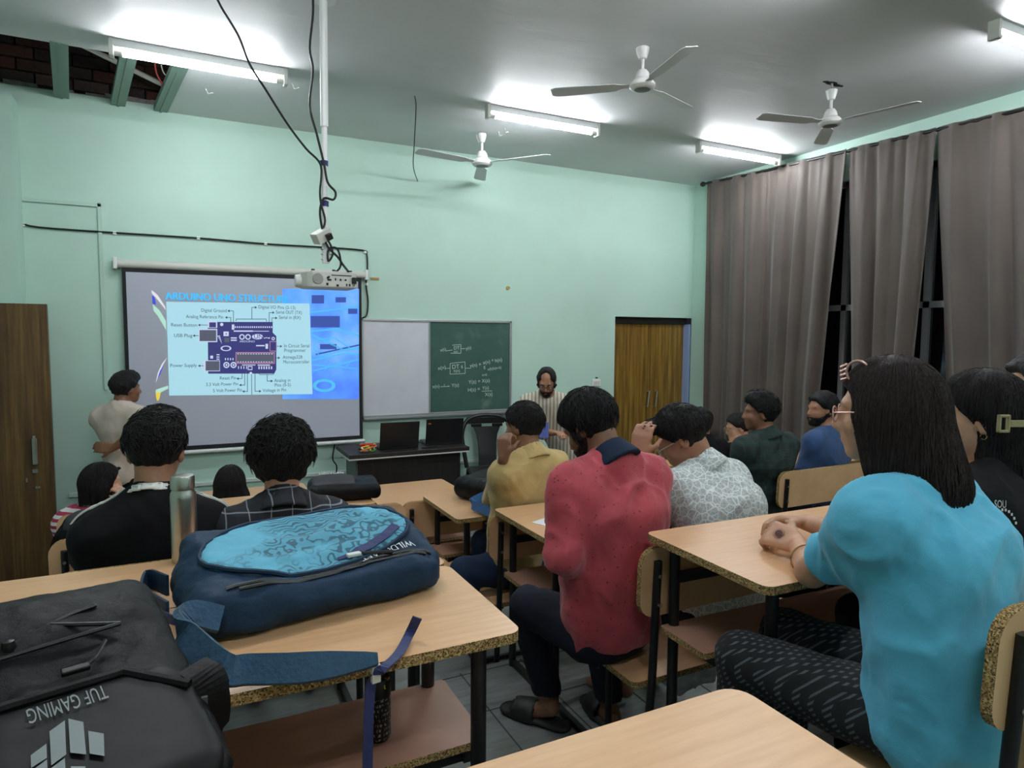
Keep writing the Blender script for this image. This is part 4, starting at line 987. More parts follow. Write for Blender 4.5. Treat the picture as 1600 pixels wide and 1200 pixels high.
MB().tube([q+[.02, -.004, 0], q+[.085, -.02, -.004]], .005, 8).build('zip_pull', M_DARK, bpk, True)
tm = MB(); zt = top_z(bp_body, .15, -.105)
add_text(tm, 'WILDCRAFT', .026, (.205, -.085, 0), (-.985, -.17, 0), (.17, -.985, 0)); tm.v = [(v[0], v[1], top_z(bp_body, v[0], v[1])+.0085) for v in tm.v]
tm.build('lettering', plain('white_bag_print', (225, 228, 230), .6), bpk)
def toL(p, o): 
    a = -o.rotation_euler[2]; q = np.asarray(p, float)-np.array(o.location); return np.array([q[0]*math.cos(a)-q[1]*math.sin(a), q[0]*math.sin(a)+q[1]*math.cos(a), q[2]])
sp_ = spline([toL(onZ(x, y, z), bpk) for x, y, z in ((345, 968, 1.39), (300, 960, 1.41), (284, 985, 1.40), (304, 1008, 1.385), (352, 1046, 1.36), (390, 1046, 1.352), (480, 1043, 1.352), (590, 1030, 1.345))], 6)
MB().ribbon(sp_, [np.array([.1, .70, .70])]*len(sp_), [.05]*(len(sp_)-6)+[.048, .045, .04, .034, .028, .02], .012).build('shoulder_strap', M_TEAL, bpk, bevel=.004)
sp_ = spline([toL(p, bpk) for p in (onZ(652, 965, 1.37), onZ(640, 990, 1.334), onZ(622, 1022, 1.330), onZ(596, 1046, 1.328), onY(582, 1062, 1.135), onY(577, 1100, 1.13), onY(575, 1160, 1.13), onY(574, 1230, 1.13))], 5)
MB().ribbon(sp_, [np.array([1, 0, 0]) if i > 16 else np.array([.8, -.6, 0]) for i in range(len(sp_))], .019, .0025).build('strap_webbing', M_WEB, bpk)
MB().box(toL(onZ(585, 1050, 1.318), bpk)+[-.0, -.006, .0], (.008, .004, .016)).build('strap_tag', M_GREYWHITE, bpk)
sp_ = spline([toL(onZ(x, y, z), bpk) for x, y, z in ((262, 958, 1.37), (240, 945, 1.36), (222, 930, 1.345), (232, 905, 1.34), (262, 915, 1.36))], 5)
MB().ribbon(sp_, (0, .3, 1), .045, .006).build('top_strap', M_NAVY, bpk)
MB().ribbon(spline([toL(onZ(x, y, z), bpk) for x, y, z in ((235, 935, 1.36), (262, 965, 1.365), (290, 968, 1.37), (320, 950, 1.39))], 5), (0, .4, 1), .018, .003).build('grab_loop', M_WEB, bpk)

# big black backpack with the coated front panel
a_ = math.radians(16); t_ = math.radians(14)
tu = np.array([math.cos(a_), math.sin(a_), 0]); tv = np.array([-math.sin(a_)*math.cos(t_), math.cos(a_)*math.cos(t_), math.sin(t_)]); tn = np.cross(tu, tv)
RT = np.stack([tu, tv, tn], 1)
pc = onY(150, 1050, 1.12); right = onY(322, 1062, 1.08); ctop = pc+tu*((right-pc)@tu-.37)
tf = empty('backpack', (ctop[0], ctop[1], ZT1)); tag(tf, 'big black gaming backpack with bungee cord and grey logo, lying on the desk', 'backpack')
tb = np.array([ctop[0], ctop[1], ZT1])
ctl = ctop-tb
def TL(p): return np.asarray(p, float)-tb
def tf_slab(P): return rbox(P, ctl-tn*.055, (.37, .27, .055), .05, RT)
def tf_body(P):
    d = tf_slab(P)
    d = smin(d, rbox(P, ctl+tv*.10-np.array([0, 0, .095])-tn*.03, (.34, .15, .07), .05, np.stack([tu, np.array([-tu[1], tu[0], 0]), np.array([0, 0, 1.])], 1)), .04)
    d = smin(d, ell(P, ctl+tv*.15-tn*.02, (.33, .11, .055), RT), .03)
    return np.maximum(d, -(P[:, 2]-.004)) if True else d
def tf_body2(P):
    # keep clear of the table top, let the near part hang past its edge
    d = tf_body(P); return d
lo_, hi_ = ctl-np.array([.5, .45, .25]), ctl+np.array([.5, .45, .2])
sdf_obj('body', tf_body2, lo_, hi_, .009, M_BLK, tf, 1, lambda V: .006*fbm(V*11)+.0025*fbm(V*35))
def loc2(P): q = (P-ctl)@RT; return q
def reg_panel(P): q = loc2(P); return rbox(np.stack([q[:, 0], q[:, 1], 0*q[:, 0]], -1), (0, -.150, 0), (.352, .118, 1), .05)
sdf_obj('coated_panel', lambda P: smax(tf_body(P)-.009, reg_panel(P), .008), lo_, hi_, .008, M_BLKL, tf, 1, lambda V: .0025*fbm(V*13))
pts = []
for k in range(61):
    x = -.36+.70*k/60; y = -.030-.0*x
    if k > 54: y -= .012*(k-54)
    pts.append(ctl+tu*x+tv*y+tn*.010)
MB().tube(pts, .008, 8).build('piping', M_BLK, tf, True)
def tp_(x, y, lift=.006):
    d = ray(x, y); k = ((ctop+tn*lift-CP)@tn)/(d@tn); return CP+d*k-tb
LG = plain('grey_reflective_print', (118, 128, 130), .5)
lg = MB()
def c6(u, v): return (u/3.75, 880+v/3.75)
for pg in ([(290, 985), (380, 920), (388, 1120), (300, 1185)], [(400, 910), (488, 930), (505, 1120), (412, 1110)], [(517, 982), (608, 998), (612, 1130), (525, 1115)], [(180, 1125), (272, 1057), (275, 1140), (182, 1200)], [(190, 1212), (275, 1150), (278, 1200), (230, 1230)], [(300, 1200), (380, 1140), (385, 1230), (310, 1260)], [(415, 1190), (500, 1190), (505, 1240), (420, 1240)]):
    P_ = [tp_(*c6(u, v), .0125) for u, v in pg]; lg.add(P_, [list(range(4))[::-1]])
lg.build('logo', LG, tf)
tm = MB(); o1, o2 = tp_(*c6(610, 712), .013), tp_(*c6(150, 860), .013); e1 = (o2-o1)/np.linalg.norm(o2-o1); e2 = -np.cross(e1, tn); e2 = e2 if e2@tv < 0 else -e2
add_text(tm, 'TUF GAMING', .034, o1, e1, -e2 if (np.cross(e1, -e2)@tn) > 0 else e2)
wd_ = max((np.array(v)-o1)@e1 for v in tm.v); k_ = np.linalg.norm(o2-o1)/wd_
tm.v = [tuple(o1+((np.array(v)-o1)@e1)*k_*e1+((np.array(v)-o1)-((np.array(v)-o1)@e1)*e1)*1.25) for v in tm.v]
tm.build('lettering', LG, tf)
# bungee cord
def tl(x, y): return tp_(x, y, .018)
for pl_ in ([(150, 945), (90, 968), (18, 1008)], [(-20, 975), (90, 976), (188, 974)], [(188, 974), (100, 1000), (0, 1030)], [(15, 1005), (40, 985), (43, 970), (25, 962), (-10, 972)]):
    MB().tube(spline([tl(*p) for p in pl_], 6), .0035, 6).build('bungee_cord', M_DARK, tf, True)
MB().lathe([(.0, -.012), (.008, -.01), (.010, 0), (.008, .01), (0, .012)], 12, tl(13, 1012)).build('cord_lock', M_DARK, tf, True)
MB().box(tp_(118, 1046, .014), (.018, .006, .004), RT).build('zip_pull', M_DARK, tf, bevel=.002)
MB().tube(spline([tp_(130, 1042, .014), tp_(150, 1025, .016), tp_(165, 1000, .018)], 5), .003, 6).build('pull_cord', M_DARK, tf, True)
st_ = [onY(300, 1042, 1.10), onY(325, 1060, 1.07), onY(335, 1100, 1.06), onY(330, 1150, 1.06), onY(325, 1215, 1.06)]
MB().ribbon(spline([TL(p) for p in st_], 5), (1, .1, 0), [.05]*8+[.045]*6+[.03]*7, .008).build('shoulder_strap', M_BLK, tf)
MB().box(TL(onY(318, 1105, 1.052)), (.006, .003, .016)).build('strap_tag', plain('grey_tag', (70, 72, 74), .6), tf)

# laptop bag on the girls' desk, school bag with blue strap, dark bag on the bench
lb = empty('laptop_bag', (.80, 3.80, ZT0+.007), math.radians(-8)); tag(lb, 'grey and black laptop bag lying on a desk end behind the checked shirt man', 'bag')
sdf_obj('body', lambda P: smin(rbox(P, (0, 0, .045), (.20, .15, .045), .035), ell(P, (-.06, .02, .07), (.13, .11, .05)), .03), (-.28, -.22, -.01), (.28, .22, .17), .009, M_BLK, lb, 1, lambda V: .005*fbm(V*12))
sdf_obj('front_panel', lambda P: smax(smin(rbox(P, (0, 0, .045), (.20, .15, .045), .035), ell(P, (-.06, .02, .07), (.13, .11, .05)), .03)-.006, rbox(P*np.array([1, 1, 0]), (-.06, -.02, 0), (.12, .09, 1), .03), .004), (-.28, -.22, .03), (.28, .22, .17), .008, M_GRYB, lb, 1)
tm = MB(); add_text(tm, 'NEXTGEN', .03, (-.14, -.03, .137), (1, 0, .0), (0, .9, .3)); tm.build('lettering', plain('white_bag_print', (225, 228, 230), .6), lb)
sb = empty('school_bag', (1.52, 3.40, ZT2B+.008), math.radians(20)); tag(sb, 'black school bag with blue strap lying on the desk before the khaki shirt man', 'bag')
sbf = lambda P: smin(rbox(P, (.02, 0, .06), (.17, .13, .06), .05), ell(P, (.06, 0, .09), (.13, .11, .06)), .03)
sdf_obj('body', sbf, (-.25, -.2, -.01), (.27, .2, .2), .009, M_BLK, sb, 1, lambda V: .006*fbm(V*12))
MB().tube([np.array([-.13+.015*k, -.07-.002*k, top_z(sbf, -.13+.015*k, -.07-.002*k)+.003]) for k in range(16)], .004, 6).build('zip', M_GRYB, sb, True)
M_BLUE = mat_fabric('blue_strap_cloth', (28, 84, 138), .7, .2, 40)
st_ = [toL(p, sb) for p in (onZ(780, 768, 1.10), onZ(750, 778, 1.06), onZ(738, 788, 1.03), onZ(765, 800, 1.03), onZ(785, 820, 1.02))]
MB().ribbon(spline(st_, 5), [np.array([.3, .5, .8])]*20+[np.array([1, 0, 0])]*40, .05, .007).build('shoulder_strap', M_BLUE, sb)
st_ = [toL(p, sb) for p in (onZ(760, 752, 1.0), onZ(732, 750, 1.03), onZ(722, 758, 1.04), onZ(730, 772, 1.01))]
MB().ribbon(spline(st_, 5), (.2, .3, 1), .06, .007).build('top_strap', M_BLUE, sb)
MB().box(toL(onZ(735, 757, 1.08), sb), (.014, .006, .01)).build('side_label', M_GREYWHITE, sb)
db = empty('dark_bag', (1.80, 2.81, .69)); tag(db, 'plain dark bag lying on the bench behind the red sleeve', 'bag')
sdf_obj('body', lambda P: smin(rbox(P, (0, 0, .09), (.13, .10, .09), .06), ell(P, (0, 0, .15), (.10, .09, .05)), .03), (-.22, -.18, -.01), (.22, .18, .26), .01, M_BLK, db, 1, lambda V: .008*fbm(V*12))

# ------------------------------------------------------------------ people
M_HAIR = mat_hair('black_hair'); M_HAIRL = mat_hair('long_black_hair', (24, 20, 20), (150, 150, 7)); M_HAIRB = mat_hair('brown_black_hair', (40, 30, 27), (150, 150, 7))
SK1, SK2, SK3 = mat_skin('skin_brown', (164, 116, 90)), mat_skin('skin_deep_brown', (134, 92, 69)), mat_skin('skin_light_brown', (196, 149, 120))
M_EYE, M_IRIS, M_LIP = plain('eye_white', (215, 210, 205), .3), plain('dark_iris', (28, 18, 14), .2), plain('lip', (120, 70, 62), .5)
M_RIM, M_GOLD, M_PINKR = plain('dark_spectacle_rim', (30, 28, 28), .3), plain('gold_metal', (200, 165, 110), .25, .9), plain('rose_metal', (205, 160, 150), .3, .6)
M_LENS, nt, b_ = new_mat('spectacle_lens'); b_.inputs['Base Color'].default_value = (.9, .93, .93, 1); b_.inputs['Roughness'].default_value = .05; b_.inputs['Transmission Weight'].default_value = .95; b_.inputs['IOR'].default_value = 1.1; b_.inputs['Alpha'].default_value = .35
def rotz(a): c, s = math.cos(a), math.sin(a); return np.array([[c, -s, 0], [s, c, 0], [0, 0, 1.]])
def head_rot(yaw, pitch, roll):
    """columns = right, forward, up of the head; yaw ccw from +y, pitch down positive"""
    y, p, r = map(math.radians, (yaw, pitch, roll))
    Rp = np.array([[1, 0, 0], [0, math.cos(p), math.sin(p)], [0, -math.sin(p), math.cos(p)]]); Rr = np.array([[math.cos(r), 0, math.sin(r)], [0, 1, 0], [-math.sin(r), 0, math.cos(r)]])
    return rotz(y)@Rp@Rr
def head_sdf(Q, f=1.0):
    """Q in head coordinates"""
    d = ell(Q, (0, -.012, .030), (.074, .094, .087))
    d = smin(d, ell(Q, (0, .030, -.040), (.057*f, .066, .072)), .03)
    d = smin(d, ell(Q, (0, .066, -.096), (.027*f, .022, .019)), .025)
    d = smin(d, ell(Q, (0, .076, .024), (.052, .018, .013)), .015)
    for s in (-1, 1):
        d = smax(d, -ell(Q, (s*.031, .101, .000), (.017, .015, .011)), .010)
        d = smin(d, ell(Q, (s*.040, .066, -.030), (.020, .018, .018)), .02)
    d = smin(d, cap(Q, (0, .090, .010), (0, .108, -.030), .008, .0125), .010)
    d = smin(d, ell(Q, (0, .100, -.036), (.019, .011, .009)), .008)
    d = smin(d, ell(Q, (0, .088, -.063), (.022, .012, .006)), .006)
    d = smin(d, ell(Q, (0, .086, -.073), (.020, .012, .006)), .006)
    for s in (-1, 1):
        e = ell(Q, (s*.077, -.008, -.012), (.011, .024, .033)); e = smax(e, -ell(Q, (s*.088, -.002, -.010), (.008, .013, .020)), .006)
        d = smin(d, e, .008)
    return d
def hair_sdf(Q, st):
    t = st.get('t', .018); d = ell(Q, (0, -.014, .034), (.076+t, .097+t, .089+t*1.15))
    if st.get('top'): d = smin(d, ell(Q, (st.get('topx', 0), .02, .09+t), (.06, .075, .03+st['top'])), .03)
    if st.get('quiff'): d = smin(d, ell(Q, (.0, .085, .10), (.055, .03, .03)), .03)
    y, z = Q[:, 1], Q[:, 2]; nape = st.get('nape', -.098)
    zc = np.interp(y, [-.12, -.06, -.02, -.004, .026, .045, .075, .10], [nape, nape, nape+.015, .008, .010, .035, .07, .082])
    d = smax(d, (zc-z)*.85, .012)
    if st.get('bald'): d = smax(d, -ell(Q, (0, .085, .10), (.062, .06, .06)), .015)
    if st.get('sideburn'):
        for s in (-1, 1): d = smin(d, ell(Q, (s*.071, .022, -.022), (.008, .012, .035)), .008)
    if st.get('beard'):
        b_ = smax(head_sdf(Q)-.006, np.interp(y, [-.02, .02, .05, .09, .12], [-.02, -.045, -.060, -.050, -.048])*0+z-np.interp(y, [0, .03, .06, .085, .12], [-.01, -.045, -.058, -.050, -.050]), .006)
        b_ = smax(b_, -.004-y, .006); b_ = smax(b_, -ell(Q, (0, .102, -.068), (.020, .02, .008)), .004); d = np.minimum(d, b_)
    return d
def hand_parts(wr, di, nrm, curl=.5, spread=.1, left=False, sc=1.0):
    """capsules of a hand: palm plus five fingers; di = wrist to knuckles, nrm = back of the hand"""
    di = di/np.linalg.norm(di); nrm = nrm-di*(nrm@di); nrm /= np.linalg.norm(nrm); sd = np.cross(di, nrm)*(-1 if left else 1); out = []
    for k, o in enumerate((-.030, -.010, .010, .028)):
        out.append((wr+di*.015+sd*o*.6, wr+di*.082*sc+sd*o, .016, .012))
    for k, (o, ln) in enumerate(((-.031, .062), (-.0105, .078), (.010, .073), (.029, .056))):
        p = wr+di*.085*sc+sd*o; d0 = di+sd*(o*spread*8); d0 /= np.linalg.norm(d0); ang = 0
        for j, fr in enumerate((.45, .32, .23)):
            ang += curl*(1.0, 1.25, .8)[j]; dd = d0*math.cos(ang)-nrm*math.sin(ang); q = p+dd*ln*fr*sc*1.05
            out.append((p, q, .0092-.0008*j, .0084-.0008*j)); p = q
    p = wr+di*.028-sd*.026; d1 = di*.62-sd*.70-nrm*.25; d1 /= np.linalg.norm(d1); q = p+d1*.040*sc; out.append((p, q, .013, .0105)); d2 = di*.85-sd*.25-nrm*.45*(.5+curl); d2 /= np.linalg.norm(d2); out.append((q, q+d2*.032*sc, .0100, .0085))
    return out
def person(label, loc, yaw, hc, head, pelvis=None, seat=.40, standing=False, sw=.172, top=None, bottom=None, skin=None, hair=None, hairmat=None, sleeve='long', h=.010, ov=None, bulk=1.0, collar=None, glasses=None,
           locks=(), extras=None, face=False, hands=True, lean=.03, shoes=None, shirt_len=.06, hand_cfg=None, arms=True, group=None, band=False, loose=0.0, hs=.92, ar=1.0, collar_w=False, sdrop=.078, wrk=1.0):
    """all points in world coordinates; body, clothes and hair become children of one empty"""
    root = empty('person', loc, math.radians(yaw)); loc = np.asarray(loc, float); Rw = rotz(math.radians(yaw)); tag(root, label, 'person', group)
    W2 = lambda p: Rw.T@(np.asarray(p, float)-loc); ov = {k: W2(v) for k, v in (ov or {}).items()}
    hc = W2(hc); RH = Rw.T@head_rot(*head); HQ = lambda P: (P-hc)@RH/hs
    side = np.array([1., 0, 0])
    nb = ov.get('neck', hc+RH@np.array([0, -.045, -.115])*.75*hs+np.array([0, -.014, -.052]))
    if standing: pel = W2(pelvis) if pelvis is not None else np.array([0, 0, .92])
    else: pel = W2(pelvis) if pelvis is not None else np.array([0, 0, seat+.118])
    ax = nb-pel; m = pel+ax*.36+np.array([0, -lean, 0]); c = pel+ax*.70+np.array([0, -lean*.9, 0])
    sh = {s: ov.get('sh'+n, nb+np.array([s*sw, -.004, -sdrop])) for s, n in ((-1, 'L'), (1, 'R'))}
    el = {s: ov.get('el'+n, sh[s]+np.array([s*.03, .07, -.265])) for s, n in ((-1, 'L'), (1, 'R'))}
    wr = {s: ov.get('wr'+n, el[s]+np.array([-s*.10, .20, .03])) for s, n in ((-1, 'L'), (1, 'R'))}
    hip = {s: pel+np.array([s*.088, .01, -.02]) for s in (-1, 1)}
    if standing:
        kn = {s: np.array([s*.095+pel[0], pel[1]+.01, .48]) for s in (-1, 1)}; an = {s: np.array([s*.10+pel[0], pel[1]-.01, .085]) for s in (-1, 1)}
    else:
        kn = {s: hip[s]+np.array([s*.015, .385, .0]) for s in (-1, 1)}; an = {s: np.array([kn[s][0], kn[s][1]+.0, .085]) for s in (-1, 1)}
    for s, n in ((-1, 'L'), (1, 'R')): kn[s] = ov.get('kn'+n, kn[s]); an[s] = ov.get('an'+n, an[s])
    fd = {s: ov['toe'+n]-an[s] if 'toe'+n in ov else np.array([s*.04, .17, -.05]) for s, n in ((-1, 'L'), (1, 'R'))}
    B = bulk
    def torso(P, o):
        lo_ = loose if o > 0 else 0
        d = ecap(P, pel, m, (.100+o+lo_)*B, (.092+o+lo_)*B, side, 1.42)
        d = smin(d, ecap(P, m, c, (.092+o+lo_)*B, (.104+o+lo_*.5)*B, side, 1.40), .05)
        d = smin(d, ecap(P, c, nb+np.array([0, -.01, -.065]), (.102+o)*B, .062+o, side, 1.30), .05)
        d = smin(d, cap(P, sh[-1]*.93+sh[1]*.07, sh[1]*.93+sh[-1]*.07, .050+o), .06)
        for s in (-1, 1): d = smin(d, cap(P, nb+np.array([s*.03, -.012, -.012]), sh[s]*.9+nb*.1+np.array([0, 0, .004]), .044+o, .046+o), .045)
        for s in (-1, 1): d = smin(d, cap(P, sh[s]*.84+nb*.16+np.array([0, -.004, -.03]), c+np.array([s*.088, -.004, -.02]), (.050+o)*B, (.078+o)*B), .06)
        return smin(d, cap(P, nb+np.array([0, -.005, -.05]), nb+np.array([0, .0, .004]), .066+o*.5, .054+o*.3), .04)
    hp = []
    if hands:
        for s, n in ((-1, 'L'), (1, 'R')):
            cf = (hand_cfg or {}).get(n, {}); di = Rw.T@np.asarray(cf['dir'], float) if 'dir' in cf else wr[s]-el[s]; nr = Rw.T@np.asarray(cf['nrm'], float) if 'nrm' in cf else np.array([0, 0, 1.])
            hp += hand_parts(wr[s], di, nr, cf.get('curl', .45), cf.get('spread', .1), s < 0)
    def body(P):
        d = head_sdf(HQ(P))*hs; d = smin(d, cap(P, hc+RH@np.array([0, -.028, -.055]), nb+np.array([0, 0, -.02]), .050, .056), .03)
        d = smin(d, torso(P, -.012), .02)
        if arms:
            for s in (-1, 1):
                d = smin(d, cap(P, sh[s], el[s], .043*B, .036), .02); d = smin(d, cap(P, el[s], wr[s], .037, .0245), .012)
        for a, b, ra, rb in hp: d = smin(d, cap(P, a, b, ra, rb), .006)
        for s in (-1, 1):
            d = smin(d, cap(P, hip[s], kn[s], .072*B, .05), .02); d = smin(d, cap(P, kn[s], an[s], .048, .034), .015)
            f = fd[s]/np.linalg.norm(fd[s]); d = smin(d, cap(P, an[s]+np.array([0, -.02, -.035]), an[s]+f*.16+np.array([0, 0, -.02]), .034, .022), .02)
        return d
    allp = [hc+[0, 0, .14], hc-[0, 0, .14], nb, pel-[0, 0, .12], *sh.values(), *el.values(), *wr.values(), *kn.values(), *an.values(), *[an[s]+fd[s]*1.2 for s in (-1, 1)]]
    if hp: allp += [q for t_ in hp for q in t_[:2]]
    lo, hi = np.min(allp, 0)-.13, np.max(allp, 0)+.13; lo[2] = max(lo[2], -.002)
    bo = sdf_obj('body', body, lo, hi, h, skin or SK1, root, 1)
    # shirt
    zhem = pel[2]-shirt_len
    def shirt(P):
        d = torso(P, .011)
        d = smax(d, zhem-P[:, 2], .012)
        if arms:
            for s in (-1, 1):
                if sleeve == 'long':
                    e2 = el[s]+(wr[s]-el[s])*.86; d = smin(d, cap(P, sh[s], el[s], .056*B*ar, .049*ar), .055); d = smin(d, smax(cap(P, el[s], e2, .050, .036), (P-e2)@((wr[s]-el[s])/np.linalg.norm(wr[s]-el[s])), .004), .02)
                elif sleeve == 'rolled':
                    e2 = el[s]+(wr[s]-el[s])*.25; d = smin(d, cap(P, sh[s], el[s], .057*B*ar, .052*ar), .055); d = smin(d, smax(cap(P, el[s], el[s]+(wr[s]-el[s])*.4, .053, .050), (P-e2)@((wr[s]-el[s])/np.linalg.norm(wr[s]-el[s])), .004), .02)
                else:
                    u = (el[s]-sh[s])/np.linalg.norm(el[s]-sh[s]); e2 = sh[s]+(el[s]-sh[s])*.72
                    d = smin(d, smax(cap(P, sh[s], sh[s]+(el[s]-sh[s])*1.0, .056*B*ar, .061*B*ar), (P-e2)@u, .004), .075)
        return smax(d, -cap(P, nb+np.array([0, .004, -.02]), hc, .056, .056), .01)
    def folds(V):
        Q = V@np.array([[.88, 0, .47], [0, 1, 0], [-.47, 0, .88]]); a = vnoise(Q*np.array([15, 15, 4.5])+3.1); b = vnoise(V@np.array([[.8, 0, -.6], [0, 1, 0], [.6, 0, .8]])*np.array([24, 24, 8])+9)
        return wrk*(.0060*(1-2.2*np.abs(a))-.003+.0028*(1-2*np.abs(b)))+.0008*fbm(V*42)
    so = sdf_obj('shirt', shirt, lo, hi, h, top, root, 1, folds)
    def trous(P):
        d = ecap(P, pel+np.array([0, 0, .03]), pel-np.array([0, 0, .02]), .102*B, .104*B, side, 1.42)
        for s in (-1, 1):
            d = smin(d, cap(P, hip[s], kn[s], .086*B, .066), .03); e2 = an[s]+np.array([0, 0, .03])
            d = smin(d, smax(cap(P, kn[s], an[s], .064, .054), e2[2]-P[:, 2], .004), .02)
        return d
    to = sdf_obj('trousers', trous, lo, hi, h, bottom, root, 1, lambda V: .006*fbm(V*np.array([14, 14, 9]))+.001)
    if shoes is not None:
        for s in (-1, 1):
            f = fd[s]/np.linalg.norm(fd[s]); f0 = f*np.array([1, 1, 0]); f0 /= np.linalg.norm(f0); a0 = an[s]*np.array([1, 1, 0])
            def sole(P, a0=a0, f0=f0):
                d = ecap(P, a0-f0*.06+[0, 0, .016], a0+f0*.165+[0, 0, .016], .040, .046, np.array([0, 0, 1.]), .40); d = np.minimum(d, 9)
                st = smax(cap(P, a0+f0*.07+np.array([0, 0, .03]), a0+f0*.125+np.array([0, 0, .022]), .055, .052), -(P[:, 2]-.005), .003)
                st = smax(st, -cap(P, a0+f0*.02+np.array([0, 0, .03]), a0+f0*.2+np.array([0, 0, .022]), .044, .040), .003); return np.minimum(d, st)
            sdf_obj('slipper', sole, a0-[.2, .25, .01], a0+[.2, .3, .12], .006, shoes, root, 1)
    # hair
    st = dict(hair or {}); hm = hairmat or M_HAIR; lk = [(W2(a), W2(b), ra, rb, fl) for a, b, ra, rb, fl in locks]
    def hairf(P):
        d = hair_sdf(HQ(P), st)*hs
        for a, b, ra, rb, fl in lk: d = smin(d, ecap(P, a, b, ra, rb, RH[:, 0], fl) if fl != 1 else cap(P, a, b, ra, rb), .03)
        return d
    hl = [hc-.16, hc+.16]+[q for t_ in lk for q in (t_[0]-.1, t_[1]-.1, t_[0]+.1, t_[1]+.1)]
    rough = st.get('rough', .006); fz = np.array(st.get('freq', (55, 55, 40)))
    sdf_obj('hair', hairf, np.min(hl, 0), np.max(hl, 0), min(h, .008), hm, root, 1, lambda V: rough*fbm(((V-hc)@RH)*fz, 2)+.001)
    if st.get('strands'):
        # locks of hair combed over the surface
        n_ = st['strands']; rn = np.random.RandomState(int(abs(hc[0]*1000)+abs(hc[1]*977)) % 99991); lng = st.get('slen', .05); seg = 6 if not lk else 16
        dv = rn.randn(n_, 3); dv[:, 2] = np.abs(dv[:, 2])*.8+.1*rn.randn(n_); dv /= _l(dv)[:, None]; q = (np.array([0, -.014, .034])+dv*np.array([.085, .105, .098]))*hs
        P = hc+q@RH.T; drift = rn.randn(n_, 3)*st.get('mess', .35); crown = hc+RH@np.array([0, -.05, .12]); path = []; ln = lng*(.6+.8*rn.rand(n_)); eps = 1e-3
        lift = st.get('lift', .003)*(.3+rn.rand(n_))
        for k in range(seg+1):
            for _ in range(2):
                d0 = hairf(P); g = np.stack([(hairf(P+eps*e)-d0)/eps for e in np.eye(3)], -1); P = P-g*(d0-lift*(.4+k/seg))[:, None]
            path.append(P.copy()); dn = np.array([0, 0, -1.])*(1.0 if lk else .55)+(P-crown)*(2.0 if lk else 4.5)*1.0+drift
            dn = dn-g*((dn*g).sum(-1)/np.maximum((g*g).sum(-1), 1e-6))[:, None]; dn /= _l(dn)[:, None]+1e-9; P = P+dn*(ln/seg)[:, None]
        path = np.stack(path, 1); keep = hairf(path[:, 0]) < .02; sm = MB(); r0 = st.get('sr', .0022)
        for i in np.nonzero(keep)[0]:
            qq = (path[i, -1]-hc)@RH
            if not lk and qq[1] > .075 and qq[2] < .06: continue
            sm.tube(list(path[i]), [r0*(.8+.2*min(1, k/2))*(1-.85*(k/seg)**2) for k in range(seg+1)], 4, cap=False)
        if sm.v: so_ = sm.build('hair_strands', hm, root, True); so_['kind'] = 'stuff'
    HW = lambda q: hc+RH@(np.asarray(q, float)*hs)
    if face:
        for s in (-1, 1):
            MB().lathe([(.0, -.011), (.007, -.008), (.0105, 0), (.007, .008), (0, .011)], 12, HW((s*.031, .081, .0))).build('eye', M_EYE, root, True)
            MB().lathe([(.0, -.002), (.005, -.001), (.0052, .001), (0, .002)], 12, HW((s*.031, .0915, -.002)), RH@np.array([[1, 0, 0], [0, 0, 1], [0, -1, 0.]])).build('iris', M_IRIS, root, True)
            MB().tube([HW((s*.016, .094, .017)), HW((s*.033, .095, .022)), HW((s*.050, .082, .017))], [.003, .004, .002], 6).build('eyebrow', M_HAIR, root, True)
        MB().tube([HW((-.02, .094, -.0675)), HW((0, .101, -.0675)), HW((.02, .094, -.0675))], [.002, .004, .002], 6).build('lips', M_LIP, root, True)
    if glasses is not None:
        gm = MB(); lens = MB(); g = np.linspace(0, 2*math.pi, 21)
        for s in (-1, 1):
            ring = [HW((s*.033+.024*math.cos(a), .104-.05*abs(.024*math.cos(a)), -.002+.019*math.sin(a))) for a in g]; gm.tube(ring, .0018, 6, cap=False)
            lens.add(ring[:-1], [list(range(20))]); gm.tube([HW((s*.057, .102, .004)), HW((s*.075, .06, .006)), HW((s*.080, -.01, .004)), HW((s*.080, -.025, -.01))], .0017, 6)
        gm.tube([HW((-.009, .104, .002)), HW((0, .108, .005)), HW((.009, .104, .002))], .0017, 6)
        go = gm.build('glasses', glasses, root, True); lens.build('lens', M_LENS, go)
    if collar is not None:
        ca = nb+np.array([0, -.008, -.002]); cb_ = nb+(hc-nb)*.35; up_ = (cb_-ca)/np.linalg.norm(cb_-ca)
        def colf(P):
            d = cap(P, ca-up_*.03, ca+up_*.09, .100 if collar_w else .087, .056) if not band else cap(P, ca-up_*.03, ca+up_*.09, .088, .050); d = smax(d, -cap(P, ca-up_*.05, ca+up_*.11, .080, .046), .003)
            t_ = (P-ca)@up_; back = np.clip(-(P-ca)[:, 1]/.06, -1, 1)*(1 if not band else .3)
            d = smax(d, t_-((.040 if not band else .026)+.010*back), .004); return smax(d, ((-.022-.012*back) if not band else .0+0*t_)-t_, .004)
        sdf_obj('collar', colf, ca-.16, ca+.16, .006, collar, root, 1)
    if extras: extras(root, W2, HW, hc, RH, nb, sh, el, wr, shirt, torso)
    return root

